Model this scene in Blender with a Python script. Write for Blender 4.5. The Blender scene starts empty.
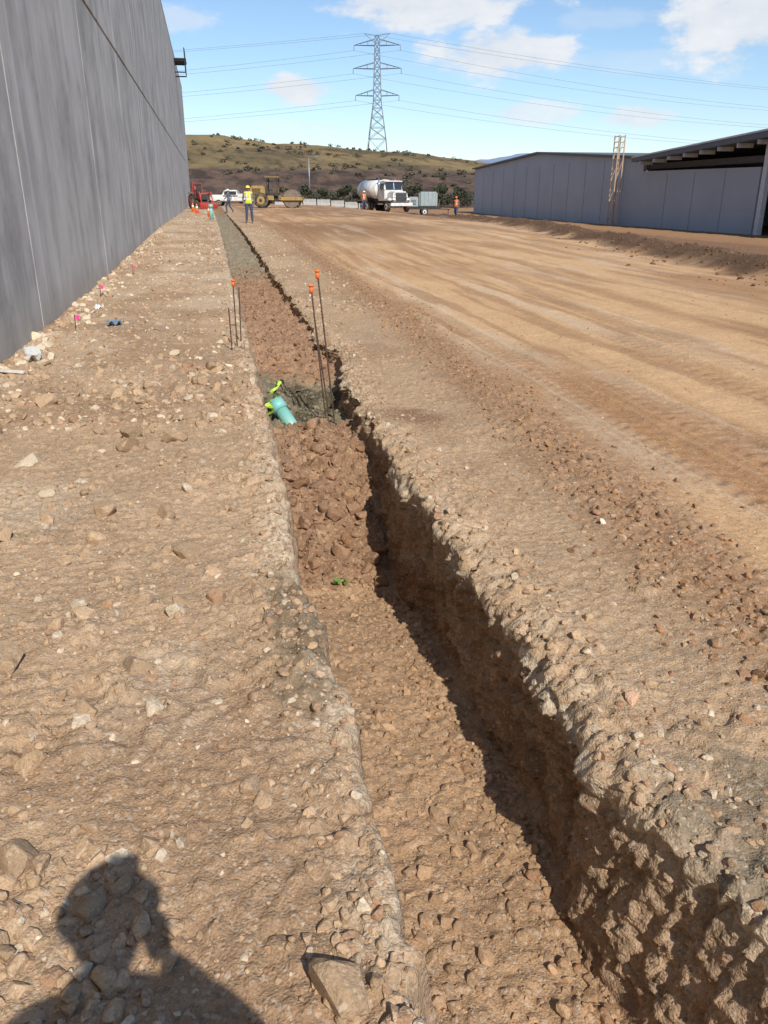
import bpy, bmesh, math, random
import numpy as np
from mathutils import Vector, Matrix, Euler
random.seed(7); rng=np.random.default_rng(7)
S=bpy.context.scene
S.view_settings.view_transform='Standard'; S.view_settings.look='None'; S.view_settings.exposure=0
C=bpy.data.collections.new('site'); S.collection.children.link(C)

# ---------------------------------------------------------------- noise
def _h(ix,iy,iz,seed):
    h=(ix*374761393+iy*668265263+iz*1274126177+seed*1013904223)&0xffffffff
    h=((h^(h>>13))*1274126177)&0xffffffff
    h=((h^(h>>15))*668265263)&0xffffffff
    h^=h>>16
    return h/4294967295.0
def vn(x,y=0.0,z=None,seed=0):
    x,y=np.broadcast_arrays(np.asarray(x,float),np.asarray(y,float))
    ix=np.floor(x).astype(np.int64); iy=np.floor(y).astype(np.int64)
    fx=x-ix; fy=y-iy
    fx=fx*fx*fx*(fx*(fx*6-15)+10); fy=fy*fy*fy*(fy*(fy*6-15)+10)
    def lay(iz):
        a=_h(ix,iy,iz,seed); b=_h(ix+1,iy,iz,seed); c=_h(ix,iy+1,iz,seed); d=_h(ix+1,iy+1,iz,seed)
        return (a*(1-fx)+b*fx)*(1-fy)+(c*(1-fx)+d*fx)*fy
    if z is None: return lay(0)*2-1
    z=np.broadcast_to(np.asarray(z,float),x.shape); iz=np.floor(z).astype(np.int64); fz=z-iz; fz=fz*fz*(3-2*fz)
    return (lay(iz)*(1-fz)+lay(iz+1)*fz)*2-1
def fbm(x,y=0.0,z=None,o=4,seed=0,g=.5):
    s=0;a=1;t=0;f=1
    x=np.asarray(x,float); y=np.asarray(y,float)
    for i in range(o):
        s=s+a*vn(x*f+i*13.7,y*f+i*7.3,None if z is None else np.asarray(z)*f,seed+i); t+=a; a*=g; f*=2.03
        x,y=x*.8-y*.6,x*.6+y*.8
    return s/t
def worley(x,y,seed=0,fill=.8):
    """domes of random radius: embedded lumps, cell size 1"""
    ix=np.floor(x).astype(np.int64); iy=np.floor(y).astype(np.int64)
    best=np.zeros(np.shape(x))
    for dx in(-1,0,1):
        for dy in(-1,0,1):
            cx=ix+dx; cy=iy+dy
            px=cx+_h(cx,cy,1,seed); py=cy+_h(cx,cy,2,seed); r=.2+.42*_h(cx,cy,3,seed)**2
            on=_h(cx,cy,4,seed)<fill
            ax=.7+.6*_h(cx,cy,5,seed)
            d=np.sqrt(((x-px)*ax)**2+((y-py)/ax)**2)/r
            b=np.where(on,np.sqrt(np.clip(1-d*d,0,1))*r,0)
            best=np.maximum(best,b)
    return best
def facet(x,y,seed=0):
    """cellular plateaus with random tilt: broken, angular soil faces"""
    ix=np.floor(x).astype(np.int64); iy=np.floor(y).astype(np.int64)
    bd=np.full(np.shape(x),9.0); bv=np.zeros(np.shape(x))
    for dx in(-1,0,1):
        for dy in(-1,0,1):
            cx=ix+dx; cy=iy+dy
            px=cx+_h(cx,cy,1,seed); py=cy+_h(cx,cy,2,seed); d=(x-px)**2+(y-py)**2
            v=_h(cx,cy,3,seed)*2-1+(x-px)*(_h(cx,cy,4,seed)-.5)*1.8+(y-py)*(_h(cx,cy,5,seed)-.5)*1.8
            k=d<bd; bd=np.where(k,d,bd); bv=np.where(k,v,bv)
    return bv
def ss(a,b,x):
    t=np.clip((np.asarray(x,float)-a)/(b-a),0,1); return t*t*(3-2*t)

# ---------------------------------------------------------------- materials
def newmat(name):
    m=bpy.data.materials.new(name); m.use_nodes=True; nt=m.node_tree
    b=nt.nodes['Principled BSDF']; return m,nt,b
def nd(nt,t,**k):
    n=nt.nodes.new(t)
    for a,v in k.items(): setattr(n,a,v)
    return n
def mixc(nt,mode,f,a,b):
    n=nt.nodes.new('ShaderNodeMix'); n.data_type='RGBA'; n.blend_type=mode
    for i,v in ((0,f),(6,a),(7,b)):
        if isinstance(v,bpy.types.NodeSocket): nt.links.new(v,n.inputs[i])
        else: n.inputs[i].default_value=v if i==0 else (*v,1)[:4]
    return n.outputs[2]
def mat(name,col,rough=.7,metal=0,var=.18,scale=6,bump=0.0,dirt=None,dirtz=.5):
    m,nt,b=newmat(name)
    tc=nd(nt,'ShaderNodeTexCoord'); no=nd(nt,'ShaderNodeTexNoise'); no.inputs['Scale'].default_value=scale; no.inputs['Detail'].default_value=4
    nt.links.new(tc.outputs['Object'],no.inputs['Vector'])
    r=nd(nt,'ShaderNodeMapRange'); r.inputs[1].default_value=.3; r.inputs[2].default_value=.7; r.inputs[3].default_value=1-var; r.inputs[4].default_value=1+var
    nt.links.new(no.outputs[0],r.inputs[0])
    cc=nd(nt,'ShaderNodeCombineColor')
    for i in range(3): nt.links.new(r.outputs[0],cc.inputs[i])
    c=mixc(nt,'MULTIPLY',1.0,col,cc.outputs[0])
    if dirt:
        n2=nd(nt,'ShaderNodeTexNoise'); n2.inputs['Scale'].default_value=2.5; n2.inputs['Detail'].default_value=5
        nt.links.new(tc.outputs['Object'],n2.inputs['Vector'])
        r2=nd(nt,'ShaderNodeMapRange'); r2.inputs[1].default_value=.42; r2.inputs[2].default_value=.7; r2.inputs[4].default_value=dirtz
        nt.links.new(n2.outputs[0],r2.inputs[0])
        c=mixc(nt,'MIX',r2.outputs[0],c,dirt)
    nt.links.new(c,b.inputs['Base Color'])
    b.inputs['Roughness'].default_value=rough; b.inputs['Metallic'].default_value=metal
    if bump:
        bp=nd(nt,'ShaderNodeBump'); bp.inputs['Strength'].default_value=bump; bp.inputs['Distance'].default_value=.02
        nt.links.new(no.outputs[0],bp.inputs['Height']); nt.links.new(bp.outputs[0],b.inputs['Normal'])
    return m

def dirt_mat(name,fs=1.0,bump=1.0,contrast=1.0,attr='Col'):
    m,nt,b=newmat(name)
    at=nd(nt,'ShaderNodeAttribute'); at.attribute_name=attr
    tc=nd(nt,'ShaderNodeTexCoord')
    def noise(s,d=6,r=.6):
        n=nd(nt,'ShaderNodeTexNoise'); n.inputs['Scale'].default_value=s*fs; n.inputs['Detail'].default_value=d; n.inputs['Roughness'].default_value=r
        nt.links.new(tc.outputs['Object'],n.inputs['Vector']); return n.outputs[0]
    def rng_(o,a,b_,c,d):
        r=nd(nt,'ShaderNodeMapRange'); r.inputs[1].default_value=a; r.inputs[2].default_value=b_; r.inputs[3].default_value=c; r.inputs[4].default_value=d
        nt.links.new(o,r.inputs[0]); return r.outputs[0]
    def grey(o):
        cc=nd(nt,'ShaderNodeCombineColor')
        for i in range(3): nt.links.new(o,cc.inputs[i])
        return cc.outputs[0]
    n2=noise(22,5,.7); n3=noise(150,2,.7)
    c=mixc(nt,'MULTIPLY',1.0,at.outputs['Color'],grey(rng_(n2,.32,.68,1-.16*contrast,1+.14*contrast)))
    c=mixc(nt,'MULTIPLY',1.0,c,grey(rng_(n3,.3,.7,1-.24*contrast,1+.2*contrast)))
    vo=nd(nt,'ShaderNodeTexVoronoi'); vo.inputs['Scale'].default_value=95*fs; nt.links.new(tc.outputs['Object'],vo.inputs['Vector'])
    sel=nd(nt,'ShaderNodeSeparateColor'); nt.links.new(vo.outputs['Color'],sel.inputs[0])
    g=rng_(sel.outputs[0],.88,.92,0,.33*contrast); c=mixc(nt,'MIX',g,c,(.60,.53,.43))
    g=rng_(sel.outputs[1],.88,.92,0,.42*contrast); c=mixc(nt,'MIX',g,c,(.16,.125,.09))
    nt.links.new(c,b.inputs['Base Color']); b.inputs['Roughness'].default_value=.95
    b.inputs['Specular IOR Level'].default_value=.12
    dm=rng_(vo.outputs['Distance'],0,.6,1,0)
    mm=nd(nt,'ShaderNodeMath',operation='MULTIPLY_ADD'); nt.links.new(dm,mm.inputs[0]); mm.inputs[1].default_value=.5; nt.links.new(n3,mm.inputs[2])
    m2=nd(nt,'ShaderNodeMath',operation='MULTIPLY_ADD'); nt.links.new(n2,m2.inputs[0]); m2.inputs[1].default_value=2.2; nt.links.new(mm.outputs[0],m2.inputs[2])
    bp1=nd(nt,'ShaderNodeBump'); bp1.inputs['Strength'].default_value=.65*bump; bp1.inputs['Distance'].default_value=.0085; nt.links.new(m2.outputs[0],bp1.inputs['Height'])
    nt.links.new(bp1.outputs[0],b.inputs['Normal'])
    return m

# ---------------------------------------------------------------- mesh helpers
def link(o,parent=None):
    C.objects.link(o)
    if parent: o.parent=parent
    return o
def empty(name,loc=(0,0,0),rot=0,scale=1):
    e=bpy.data.objects.new(name,None); e.location=loc; e.rotation_euler=(0,0,rot); e.scale=(scale,)*3; e.empty_display_size=.3
    return link(e)
def bmobj(name,bm,m,parent=None,smooth=False,loc=(0,0,0),rot=(0,0,0)):
    me=bpy.data.meshes.new(name); bm.to_mesh(me); bm.free()
    if m is not None:
        for k in (m if isinstance(m,list) else [m]): me.materials.append(k)
    if smooth:
        for p in me.polygons: p.use_smooth=True
    o=bpy.data.objects.new(name,me); o.location=loc; o.rotation_euler=rot
    return link(o,parent)
def box(name,parent,m,size,loc,rot=(0,0,0),bevel=.015,top=None):
    bm=bmesh.new(); bmesh.ops.create_cube(bm,size=1)
    for v in bm.verts:
        if top and v.co.z>0: v.co.x=v.co.x*top[0]+(top[2] if len(top)>2 else 0)/size[0]; v.co.y*=top[1]
        v.co.x*=size[0]; v.co.y*=size[1]; v.co.z*=size[2]
    if bevel: bmesh.ops.bevel(bm,geom=bm.edges[:],offset=min(bevel,min(size)*.3),segments=2,affect='EDGES')
    return bmobj(name,bm,m,parent,False,loc,rot)
def cyl(name,parent,m,r,d,loc,rot=(0,0,0),r2=None,seg=24,bevel=0,sc=None):
    bm=bmesh.new(); bmesh.ops.create_cone(bm,cap_ends=True,segments=seg,radius1=r,radius2=r if r2 is None else r2,depth=d)
    if bevel: bmesh.ops.bevel(bm,geom=[e for e in bm.edges if abs(e.verts[0].co.z-e.verts[1].co.z)<1e-6],offset=bevel,segments=2,affect='EDGES')
    if sc:
        for v in bm.verts: v.co.x*=sc[0]; v.co.y*=sc[1]; v.co.z*=sc[2]
    o=bmobj(name,bm,m,parent,False,loc,rot)
    for p in o.data.polygons:
        if abs(p.normal.z)<.7: p.use_smooth=True
    return o
def strut(bm,p,q,r,seg=5,r2=None):
    p=Vector(p); q=Vector(q); d=q-p; L=d.length
    if L<1e-6: return
    M=Matrix.Translation((p+q)/2)@d.to_track_quat('Z','Y').to_matrix().to_4x4()
    bmesh.ops.create_cone(bm,cap_ends=True,segments=seg,radius1=r,radius2=r if r2 is None else r2,depth=L,matrix=M)
def fastmesh(name,V,F,cols=None,m=None,smooth=False,parent=None):
    me=bpy.data.meshes.new(name); k=F.shape[1]
    me.vertices.add(len(V)); me.vertices.foreach_set('co',V.astype(np.float32).ravel())
    me.loops.add(F.size); me.loops.foreach_set('vertex_index',F.astype(np.int32).ravel())
    me.polygons.add(len(F)); me.polygons.foreach_set('loop_start',np.arange(0,F.size,k,dtype=np.int32))
    me.polygons.foreach_set('use_smooth',np.full(len(F),smooth))
    me.update(calc_edges=True)
    if cols is not None:
        a=me.color_attributes.new('Col','FLOAT_COLOR','POINT')
        cc=np.ones((len(V),4),np.float32); cc[:,:3]=cols; a.data.foreach_set('color',cc.ravel())
    if m: me.materials.append(m)
    o=bpy.data.objects.new(name,me); return link(o,parent)

# ---------------------------------------------------------------- terrain functions
def xL(y):
    y=np.asarray(y,float)
    return .32+np.interp(y,[1,1.8,2.3,2.9,3.4,6,9,30],[0,.02,.02,-.03,-.06,.01,.02,.05])+.025*fbm(y*1.3,3.1,o=2)+.025*fbm(y*5,9.2,o=2)+.04*fbm(y*15,1.2,o=4,g=.62)
def xR(y):
    y=np.asarray(y,float)
    return 1.06+np.interp(y,[0,1.2,1.7,3,5.3,6.3,7.4,8.2,8.9,9.6,12,30],[.12,.12,-.02,0,.04,.04,.08,.2,.32,.14,.17,.27])+.05*fbm(y*1.1,53.1,o=2)+.055*fbm(y*4,19.2,o=2)+.05*fbm(y*15,31.2,o=4,g=.62)
def berm_x(y): return 10.7+.135*(np.asarray(y,float)-14.2)
def strip_x(y): return np.interp(y,[2.3,6.3,12,38],[2.08,2.3,2.62,2.85])
def base_h(x,y):
    r=.34*ss(10,44,y)+.2*ss(44,110,y)
    right=ss(13,26,x)
    return r*(1-right)-.62*right*(1-ss(75,130,y)*.6)
TRK=((2.85,.17,.16,.02),(3.35,.17,.16,.02),(4.5,.22,.19,.06),(5.15,.22,.19,.06),(6.6,.25,.21,.0),(7.4,.25,.2,.0),(9.0,.25,.2,.05))
def tracks(x,y):
    hh=0;cm=0
    for c,w,p,k in TRK:
        cx=c+k*(y-4)+.25*vn(y*.11,c)
        d=(x-cx)/w; on=ss(-.5,.2,vn(y*.22+c*3,c,seed=5)+.2)
        mk=np.clip(1-d**4,0,1)*on
        cl=np.sin((y+np.abs(x-cx)*.7+.02*vn(y*6,x*6))*2*math.pi/p)
        hh=hh+mk*(-.008+.010*cl*(.6+.4*vn(y*3,x*3)))+.014*np.exp(-((np.abs(d)-1.15)/.2)**2)*on
        cm=np.maximum(cm,mk)
    return hh,cm
def top_h(x,y,detail=True):
    h=base_h(x,y)
    near=1-ss(30,80,y)
    h=h+.025*fbm(x*.9,y*.9,o=2,seed=4)*near
    left=1-ss(.2,.6,x)
    road=ss(2.2,2.7,x)*(1-ss(0,1.2,x-berm_x(y)))
    strip=np.exp(-((x-strip_x(y))/.24)**2)
    dl=xL(y)-x; dr=x-xR(y)
    if detail:
        fine=.005*fbm(x*28,y*28,o=2,seed=12)
        rough=ss(-.25,.3,fbm(x*1.1,y*1.1,seed=14))
        clod=ss(.0,.3,fbm(x*1.7+9,y*1.7,seed=15))
        h=h+left*(.010*fbm(x*5,y*5,o=2,seed=9)+fine+.04*worley(x*8,y*8,3,.45)*rough+.026*worley(x*22,y*22,5,.42)+.022*worley(x*36,y*36,7,.45)+clod*(.016*facet(x*7,y*7,6)+.008*facet(x*16,y*16,16)+.035*worley(x*11,y*11,8,.6)))
        mid=(1-left)*(1-road)
        h=h+mid*(.007*fbm(x*4,y*4,o=2,seed=19)+fine+.010*worley(x*14,y*14,33,.25)+.016*worley(x*26,y*26,35,.32)+.014*worley(x*40,y*40,37,.35)+clod*.009*facet(x*9,y*9,36))
        h=h+strip*(.02+.045*worley(x*10,y*10,13,.6)+.03*worley(x*21,y*21,15,.7)+.02*fbm(x*8,y*8,seed=2))
        rt=.010*fbm(x*3,y*.5,o=2,seed=29)+.007*fbm(x*8,y*8,o=3,seed=39)+.004*vn(x*30,y*2.0,seed=3)+.010*worley(x*12,y*12,43,.12)+.008*worley(x*25,y*25,44,.25)
        rt=rt+tracks(x,y)[0]
        h=h+road*rt
        rimm=np.exp(-(np.clip(dl,0,9)/.17)**2)*(x<.8)+np.exp(-(np.clip(dr,0,9)/.22)**2)*(x>.8)
        h=h+rimm*(.035*worley(x*16,y*16,95,.6)+.03*worley(x*30,y*30,96,.6)+.012*facet(x*14,y*14,97))
    d=x-berm_x(y)
    h=h+(.26*np.exp(-((d-1.0)/.55)**2)*(1-ss(60,110,y))+.12*ss(0,.8,d)*(1-ss(10,20,d)))*(.8+.4*fbm(x*.8,y*.8,seed=77))
    if detail: h=h+ss(0,.6,d)*(1-ss(14,22,d))*(.05*fbm(x*2.2,y*2.2,seed=7)+.06*worley(x*4,y*4,78,.6)*(1-ss(2.5,4,d)))
    h=h-.03*np.exp(-np.clip(dl,0,9)/.018)*(dl>-.3)*(x<.8)-.035*np.exp(-np.clip(dr,0,9)/.03)*(x>.8)
    h=h+.02*np.exp(-((dl-.15)/.09)**2)*(.2+fbm(x*9,y*9,seed=91))*(x<.8)+.03*np.exp(-((dr-.15)/.1)**2)*(.4+fbm(x*7,y*7,seed=92))*(x>.8)
    h=h+.05*np.exp(-((x-.2)/.13)**2-((y-2.75)/.4)**2)*(x<.6)*(.7+.9*fbm(x*12,y*12,o=3,seed=93))
    return h
FY=[-30,1,2.5,3.9,4.55,4.8,5.3,5.75,6.1,6.45,6.8,7.5,8.4,9.0,10,14,20,40,60,75]
FZ=[-.55,-.55,-.57,-.66,-.80,-.74,-.46,-.24,-.17,-.20,-.36,-.38,-.30,-.18,-.12,-.16,-.22,-.2,-.15,.0]
def floor_h(x,y):
    z=np.interp(y+.15*vn(x*3,y*1.0,seed=6),FY,FZ)+base_h(.7,y)
    mo=ss(4.6,4.85,y)*(1-ss(6.4,6.6,y))+ss(8.6,9.0,y)
    pit=ss(6.4,6.7,y)*(1-ss(8.4,8.9,y))
    z=z+(1-mo)*(.016*fbm(x*5,y*5,o=3,seed=51)+.007*fbm(x*25,y*25,o=2,seed=53)+.05*((x-.75)/.4)**2*(x<.75)+.022*worley(x*10,y*10,52,.35)+.020*worley(x*24,y*24,54,.45)+.018*worley(x*38,y*38,56,.45)+.035*ss(-.1,.3,fbm(x*2.5,y*1.5,seed=57))*worley(x*7,y*7,58,.6))
    z=z+pit*(.07*fbm(x*3,y*3,o=3,seed=59)+.03*facet(x*7,y*7,60)+.08*((x-.8)/.5)**2)
    z=z+mo*(.07*fbm(x*4,y*4,o=3,seed=61)+.05*worley(x*6,y*6,62,.5)+.024*facet(x*11,y*11,65)+.012*facet(x*26,y*26,66)+.03*worley(x*17,y*17,63,.5)+.02*worley(x*34,y*34,64,.6)+.012*fbm(x*20,y*20,o=3,seed=67))
    return z
def hx(r,g,b):
    f=lambda c:(c/255/12.92) if c/255<=.04045 else ((c/255+.055)/1.055)**2.4
    return np.array([f(r),f(g),f(b)])
cLEFT=hx(179,151,121); cPATH=hx(180,151,119); cROAD=hx(206,167,124); cBRN=hx(124,93,68); cCLOD=hx(152,119,90); cWHT=hx(206,187,161); cFLOOR=hx(174,142,110); cRED=hx(148,116,90); cGREY=hx(142,129,108); cROAD2=hx(168,127,90)
def mixn(a,b,f): f=np.asarray(f)[...,None]; return a*(1-f)+b*f
def top_col(x,y):
    c=np.broadcast_to(cLEFT,x.shape+(3,)).copy()
    c=c*(1+.20*fbm(x*2.2,y*2.2,o=5,seed=170,g=.6))[...,None]
    c=mixn(c,cWHT,ss(6,16,y)*(1-ss(0,.6,x-1.6))*ss(-.35,.5,fbm(x*1.2,y*.6,seed=71))*.55)
    c=mixn(c,cWHT*.95,ss(.1,.5,fbm(x*.9+4,y*.9,seed=271))*(x<1)*.4)
    c=mixn(c,cBRN*1.1,ss(-.05,.4,fbm(x*1.1,y*.9,seed=171))*(x<.4)*.42)
    c=mixn(c,cPATH,ss(.7,1.2,x)*.5)
    c=mixn(c,cBRN*1.25,(x>.8)*ss(-.05,.45,fbm(x*1.3,y*.7,seed=172))*.4)
    road=ss(-.1,.35,x-strip_x(y)-.1)
    rc=np.broadcast_to(cROAD,x.shape+(3,)).copy()
    rc=mixn(rc,cROAD2,ss(-.2,.3,fbm(x*.9,y*.16,seed=73))*.75)
    rc=mixn(rc,cROAD2*.70,ss(16,38,y)*ss(-.5,.4,fbm(x*.25,y*.08,seed=74))*.9)
    rc=mixn(rc,cWHT,ss(.1,.5,fbm(x*2.5,y*.22,seed=75))*.4)
    rc=mixn(rc,cROAD2*.85,ss(.1,.5,fbm(x*5,y*.3,seed=175))*.6)
    rc=mixn(rc,cROAD2*.9,tracks(x,y)[1]*.55)
    rc=rc*(1+.10*fbm(x*6,y*6,seed=176))[...,None]
    c=mixn(c,rc,road)
    st=np.exp(-((x-strip_x(y))/.3)**2)
    c=mixn(c,cCLOD*1.05,st*.85)
    d=x-berm_x(y)+.7*fbm(x,y,seed=76)
    c=mixn(c,cBRN*.6,ss(-.3,.5,d))
    c=mixn(c,cBRN*1.15,ss(2.0,3.5,d)*.85)
    c=mixn(c,cROAD2*.95,ss(21,28,x)*.8)
    c=mixn(c,cROAD2*.9,ss(95,125,y))
    dl=xL(y)-x; dr=x-xR(y)
    rim=np.exp(-((dl-.05)/.09)**2)*(x<.8)+np.exp(-((dr-.06)/.11)**2)*(x>.8)*.6
    c=mixn(c,cWHT*.95,rim*ss(-.4,.3,fbm(x*5,y*5,seed=78))*.65)
    n=.5*fbm(x*9,y*9,seed=79)
    c=mixn(c,hx(112,97,77),ss(.2,.7,np.exp(-((x-.22)/.15)**2-((y-2.75)/.5)**2)+n)*.8*(x<.5)*(y<4))
    c=mixn(c,cGREY*.7,ss(.2,.7,np.exp(-((x-1.4)/.35)**2-((y-1.35)/.4)**2)+n)*.7*(y<3)*(x>.9)*(x<2.2))
    c=mixn(c,hx(130,95,70),ss(.3,.9,np.exp(-((x-1.4)/.3)**2-((y-5.9)/.3)**2)+n)*.6*(x>1)*(x<2.2))
    return c
def floor_col(x,y):
    c=np.broadcast_to(cFLOOR,x.shape+(3,)).copy()
    c=mixn(c,cFLOOR*.70,ss(-.1,.4,fbm(x*2,y*2,seed=195))*.65)
    c=mixn(c,cRED*.95,ss(4.55,4.8,y)); c=mixn(c,cFLOOR,ss(4.55,4.8,y)*ss(0,.4,fbm(x*5,y*5,seed=196))*.6)
    g=ss(6.4,6.7,y+.2*fbm(x*4,y*4,seed=198))*(1-ss(8.3,8.8,y)); c=mixn(c,hx(128,118,96),g); c=mixn(c,hx(78,72,55),g*ss(-.2,.25,fbm(x*3,y*3,seed=197))*.9)
    c=mixn(c,cRED*1.15,ss(8.3,8.8,y)*(1-ss(17,22,y))); c=mixn(c,cGREY,ss(17,22,y)*(1-ss(60,74,y)))
    return c*(1+.14*fbm(x*4,y*4,seed=95))[...,None]

# ---------------------------------------------------------------- ground sheet
rows=[-60,-30,-15,-8,-5,-3,-2,-1.4,-.9,-.5,-.2,.1,.35,.55]
y=.7
while y<3.5: rows.append(y); y+=.0100
while y<60: rows.append(y); y*=1.0030
while y<220: rows.append(y); y*=1.025
rows+=[260,350,500,800,1400,2500,4500]
Y=np.array(rows)[:,None]
offA=[0];st=.0095
while offA[-1]<2.75: offA.append(offA[-1]+st); st=min(st*1.010,.0145)
offA+=[3.2,4,8,20,60,200,600,2000,4500]
offA=np.array(offA)[::-1][None,:]
offE=[0];st=.011
while offE[-1]<1.9: offE.append(offE[-1]+st)
while offE[-1]<38: offE.append(offE[-1]+st); st*=1.021
offE+=[48,65,90,150,300,800,2000,4500]
offE=np.array(offE)[None,:]
L=xL(Y); R=xR(Y)
XA=.32-offA+(L-.32)*np.exp(-offA/.12)
ZA=top_h(XA,Y+0*XA); CA=top_col(XA,Y+0*XA)
XE=1.06+offE+(R-1.06)*np.exp(-offE/.15)
ZE=top_h(XE,Y+0*XE); CE=top_col(XE,Y+0*XE)
nb=26; tb=np.linspace(0,1,nb+2)[1:-1][None,:]
Rsm=1.06+np.interp(Y,[0,1.2,1.7,3,5.3,6.3,7.4,8.2,8.9,9.6,12,30],[.08,.08,-.02,0,.03,.04,.08,.2,.27,.14,.17,.27])+.05*fbm(Y*1.1,53.1,o=2)+.02*fbm(Y*5,2.2,o=3)
Lb=L+.05; Rb=Rsm-.02-.14*(1-ss(1.1,2.0,Y))
nc=66; tcx=np.linspace(0,1,nc)[None,:]
XC=Lb+(Rb-Lb)*tcx; ZC=floor_h(XC,Y+0*XC); CC=floor_col(XC,Y+0*XC)
zt=ZA[:,-1:]; zb=ZC[:,:1]
ZB=zt+(zb-zt)*tb; XB=L+(Lb-L)*tb+.03*np.sin(tb*math.pi)*fbm(Y*4+0*tb,ZB*4,o=4,seed=81)+.02*fbm(Y*14+0*tb,ZB*14,o=3,seed=82)*np.sin(tb*math.pi)
CB=mixn(np.broadcast_to(cLEFT*.9,XB.shape+(3,)),cFLOOR,tb+0*XB)
nd_=70; td=np.linspace(0,1,nd_+2)[1:-1][None,:]
zt=ZE[:,:1]; zb=ZC[:,-1:]
env=np.clip(td/.08,0,1)*np.clip((1-td)/.10,0,1)
ZD=zb+(zt-zb)*td
YY=Y+0*td; wy=YY+.07*fbm(YY*6,ZD*6,seed=97)+.03*fbm(YY*20,ZD*20,seed=197); wz_=ZD+.07*fbm(YY*6,ZD*6,seed=98)+.03*fbm(YY*20,ZD*20,seed=198)
fa=.6+.4*ss(1.5,2.2,YY)
crumb=.04*fbm(YY*3,ZD*1.5,o=2,seed=83)+fa*(.026*facet(wy*8,wz_*6,84)+.016*facet(wy*17,wz_*14,85))+.008*facet(wy*38,wz_*32,86)+.024*fbm(YY*14,ZD*14,o=4,seed=88,g=.65)+.010*fbm(YY*3,ZD*26,o=2,seed=89)
XD=Rb+(R-Rb)*td**2.0+env*(crumb+.03*np.sin(td*math.pi))
CD=mixn(np.broadcast_to(hx(166,139,112),XD.shape+(3,)),cWHT*.95,ss(.75,1,td)+0*XD)
CD=mixn(CD,cBRN*.95,ss(-.2,.35,fbm(YY*2,ZD*7,seed=87))*.6*(1-td**4))*(1+.22*fbm(YY*9,ZD*14,seed=96))[...,None]
X=np.hstack([XA,XB,XC,XD,XE]); Z=np.hstack([ZA,ZB,ZC,ZD,ZE]); YG=Y+0*X
YG[:,XA.shape[1]+nb+nc:XA.shape[1]+nb+nc+nd_]+=env*.012*fbm(YY*20,ZD*20,seed=99)*(Y>.6)*(Y<6)
Cc=np.concatenate([CA,CB,CC,CD,CE],axis=1)
nr,ncol=X.shape
V=np.stack([X,YG,Z],-1).reshape(-1,3)
i=(np.arange(nr-1)[:,None]*ncol+np.arange(ncol-1)[None,:]).ravel()
F=np.stack([i,i+1,i+ncol+1,i+ncol],1)
gm=dirt_mat('soil')
ground=fastmesh('ground',V,F,Cc.reshape(-1,3),gm,smooth=True)

# ---------------------------------------------------------------- rocks
def ico(sub):
    bm=bmesh.new(); bmesh.ops.create_icosphere(bm,subdivisions=sub,radius=1)
    v=np.array([q.co[:] for q in bm.verts]); f=np.array([[q.index for q in p.verts] for p in bm.faces]); bm.free(); return v,f
I1=ico(1); I2=ico(2); I3=ico(3)
def proto(I,seed):
    r=np.random.default_rng(seed); v=I[0].copy()
    n1=fbm(v[:,0]*1.3+seed*3.1,v[:,1]*1.3,v[:,2]*1.3,o=3,seed=seed)
    v*= (1+.35*n1)[:,None]
    for k in range(r.integers(6,11)):
        n=r.normal(size=3); n/=np.linalg.norm(n); d=r.uniform(.42,.8)
        o=np.clip(v@n-d,0,None); v-=n*(o*.95)[:,None]
    v*=np.array([1,r.uniform(.65,.95),r.uniform(.5,.8)])
    return v,I[1]
P1=[proto(I1,s) for s in range(10)]; P2=[proto(I2,s+40) for s in range(12)]; P3=[proto(I3,s+80) for s in range(8)]
def rocks(name,pts,sizes,cols,m,sink=.32):
    Vs=[];Fs=[];Cs=[];off=0
    dist=np.hypot(pts[:,0],pts[:,1])+.5
    app=sizes/dist
    lvl=np.where(app>.012,2,np.where(app>.0035,1,0))
    for l,PP in enumerate((P1,P2,P3)):
        idx=np.where(lvl==l)[0]; grp=rng.integers(0,len(PP),len(idx))
        for g,(pv,pf) in enumerate(PP):
            ii=idx[grp==g]; n=len(ii)
            if not n: continue
            a=rng.uniform(0,6.283,n); b=rng.normal(0,.45,n); c=rng.normal(0,.45,n)
            ca,sa=np.cos(a),np.sin(a); cb,sb=np.cos(b),np.sin(b); cc_,sc_=np.cos(c),np.sin(c); o=np.ones(n); z=np.zeros(n)
            Rz=np.stack([np.stack([ca,-sa,z],-1),np.stack([sa,ca,z],-1),np.stack([z,z,o],-1)],1)
            Rx=np.stack([np.stack([o,z,z],-1),np.stack([z,cb,-sb],-1),np.stack([z,sb,cb],-1)],1)
            Ry=np.stack([np.stack([cc_,z,sc_],-1),np.stack([z,o,z],-1),np.stack([-sc_,z,cc_],-1)],1)
            M=Rz@Rx@Ry
            W=np.einsum('nij,vj->nvi',M,pv)*sizes[ii][:,None,None]+pts[ii][:,None,:]
            W[:,:,2]+=(sizes[ii]*(.5-sink-.15+rng.uniform(-.22,.15,n)))[:,None]
            nv=len(pv)
            Vs.append(W.reshape(-1,3)); Fs.append((pf[None]+(np.arange(n)*nv)[:,None,None]+off).reshape(-1,3)); off+=n*nv
            Cs.append(np.repeat(cols[ii],nv,0))
    return fastmesh(name,np.vstack(Vs),np.vstack(Fs),np.vstack(Cs),m,smooth=False)
rm=dirt_mat('stone_dusty',fs=1.3,bump=.6,contrast=.8)
PT=[];SZ=[];CO=[]
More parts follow.
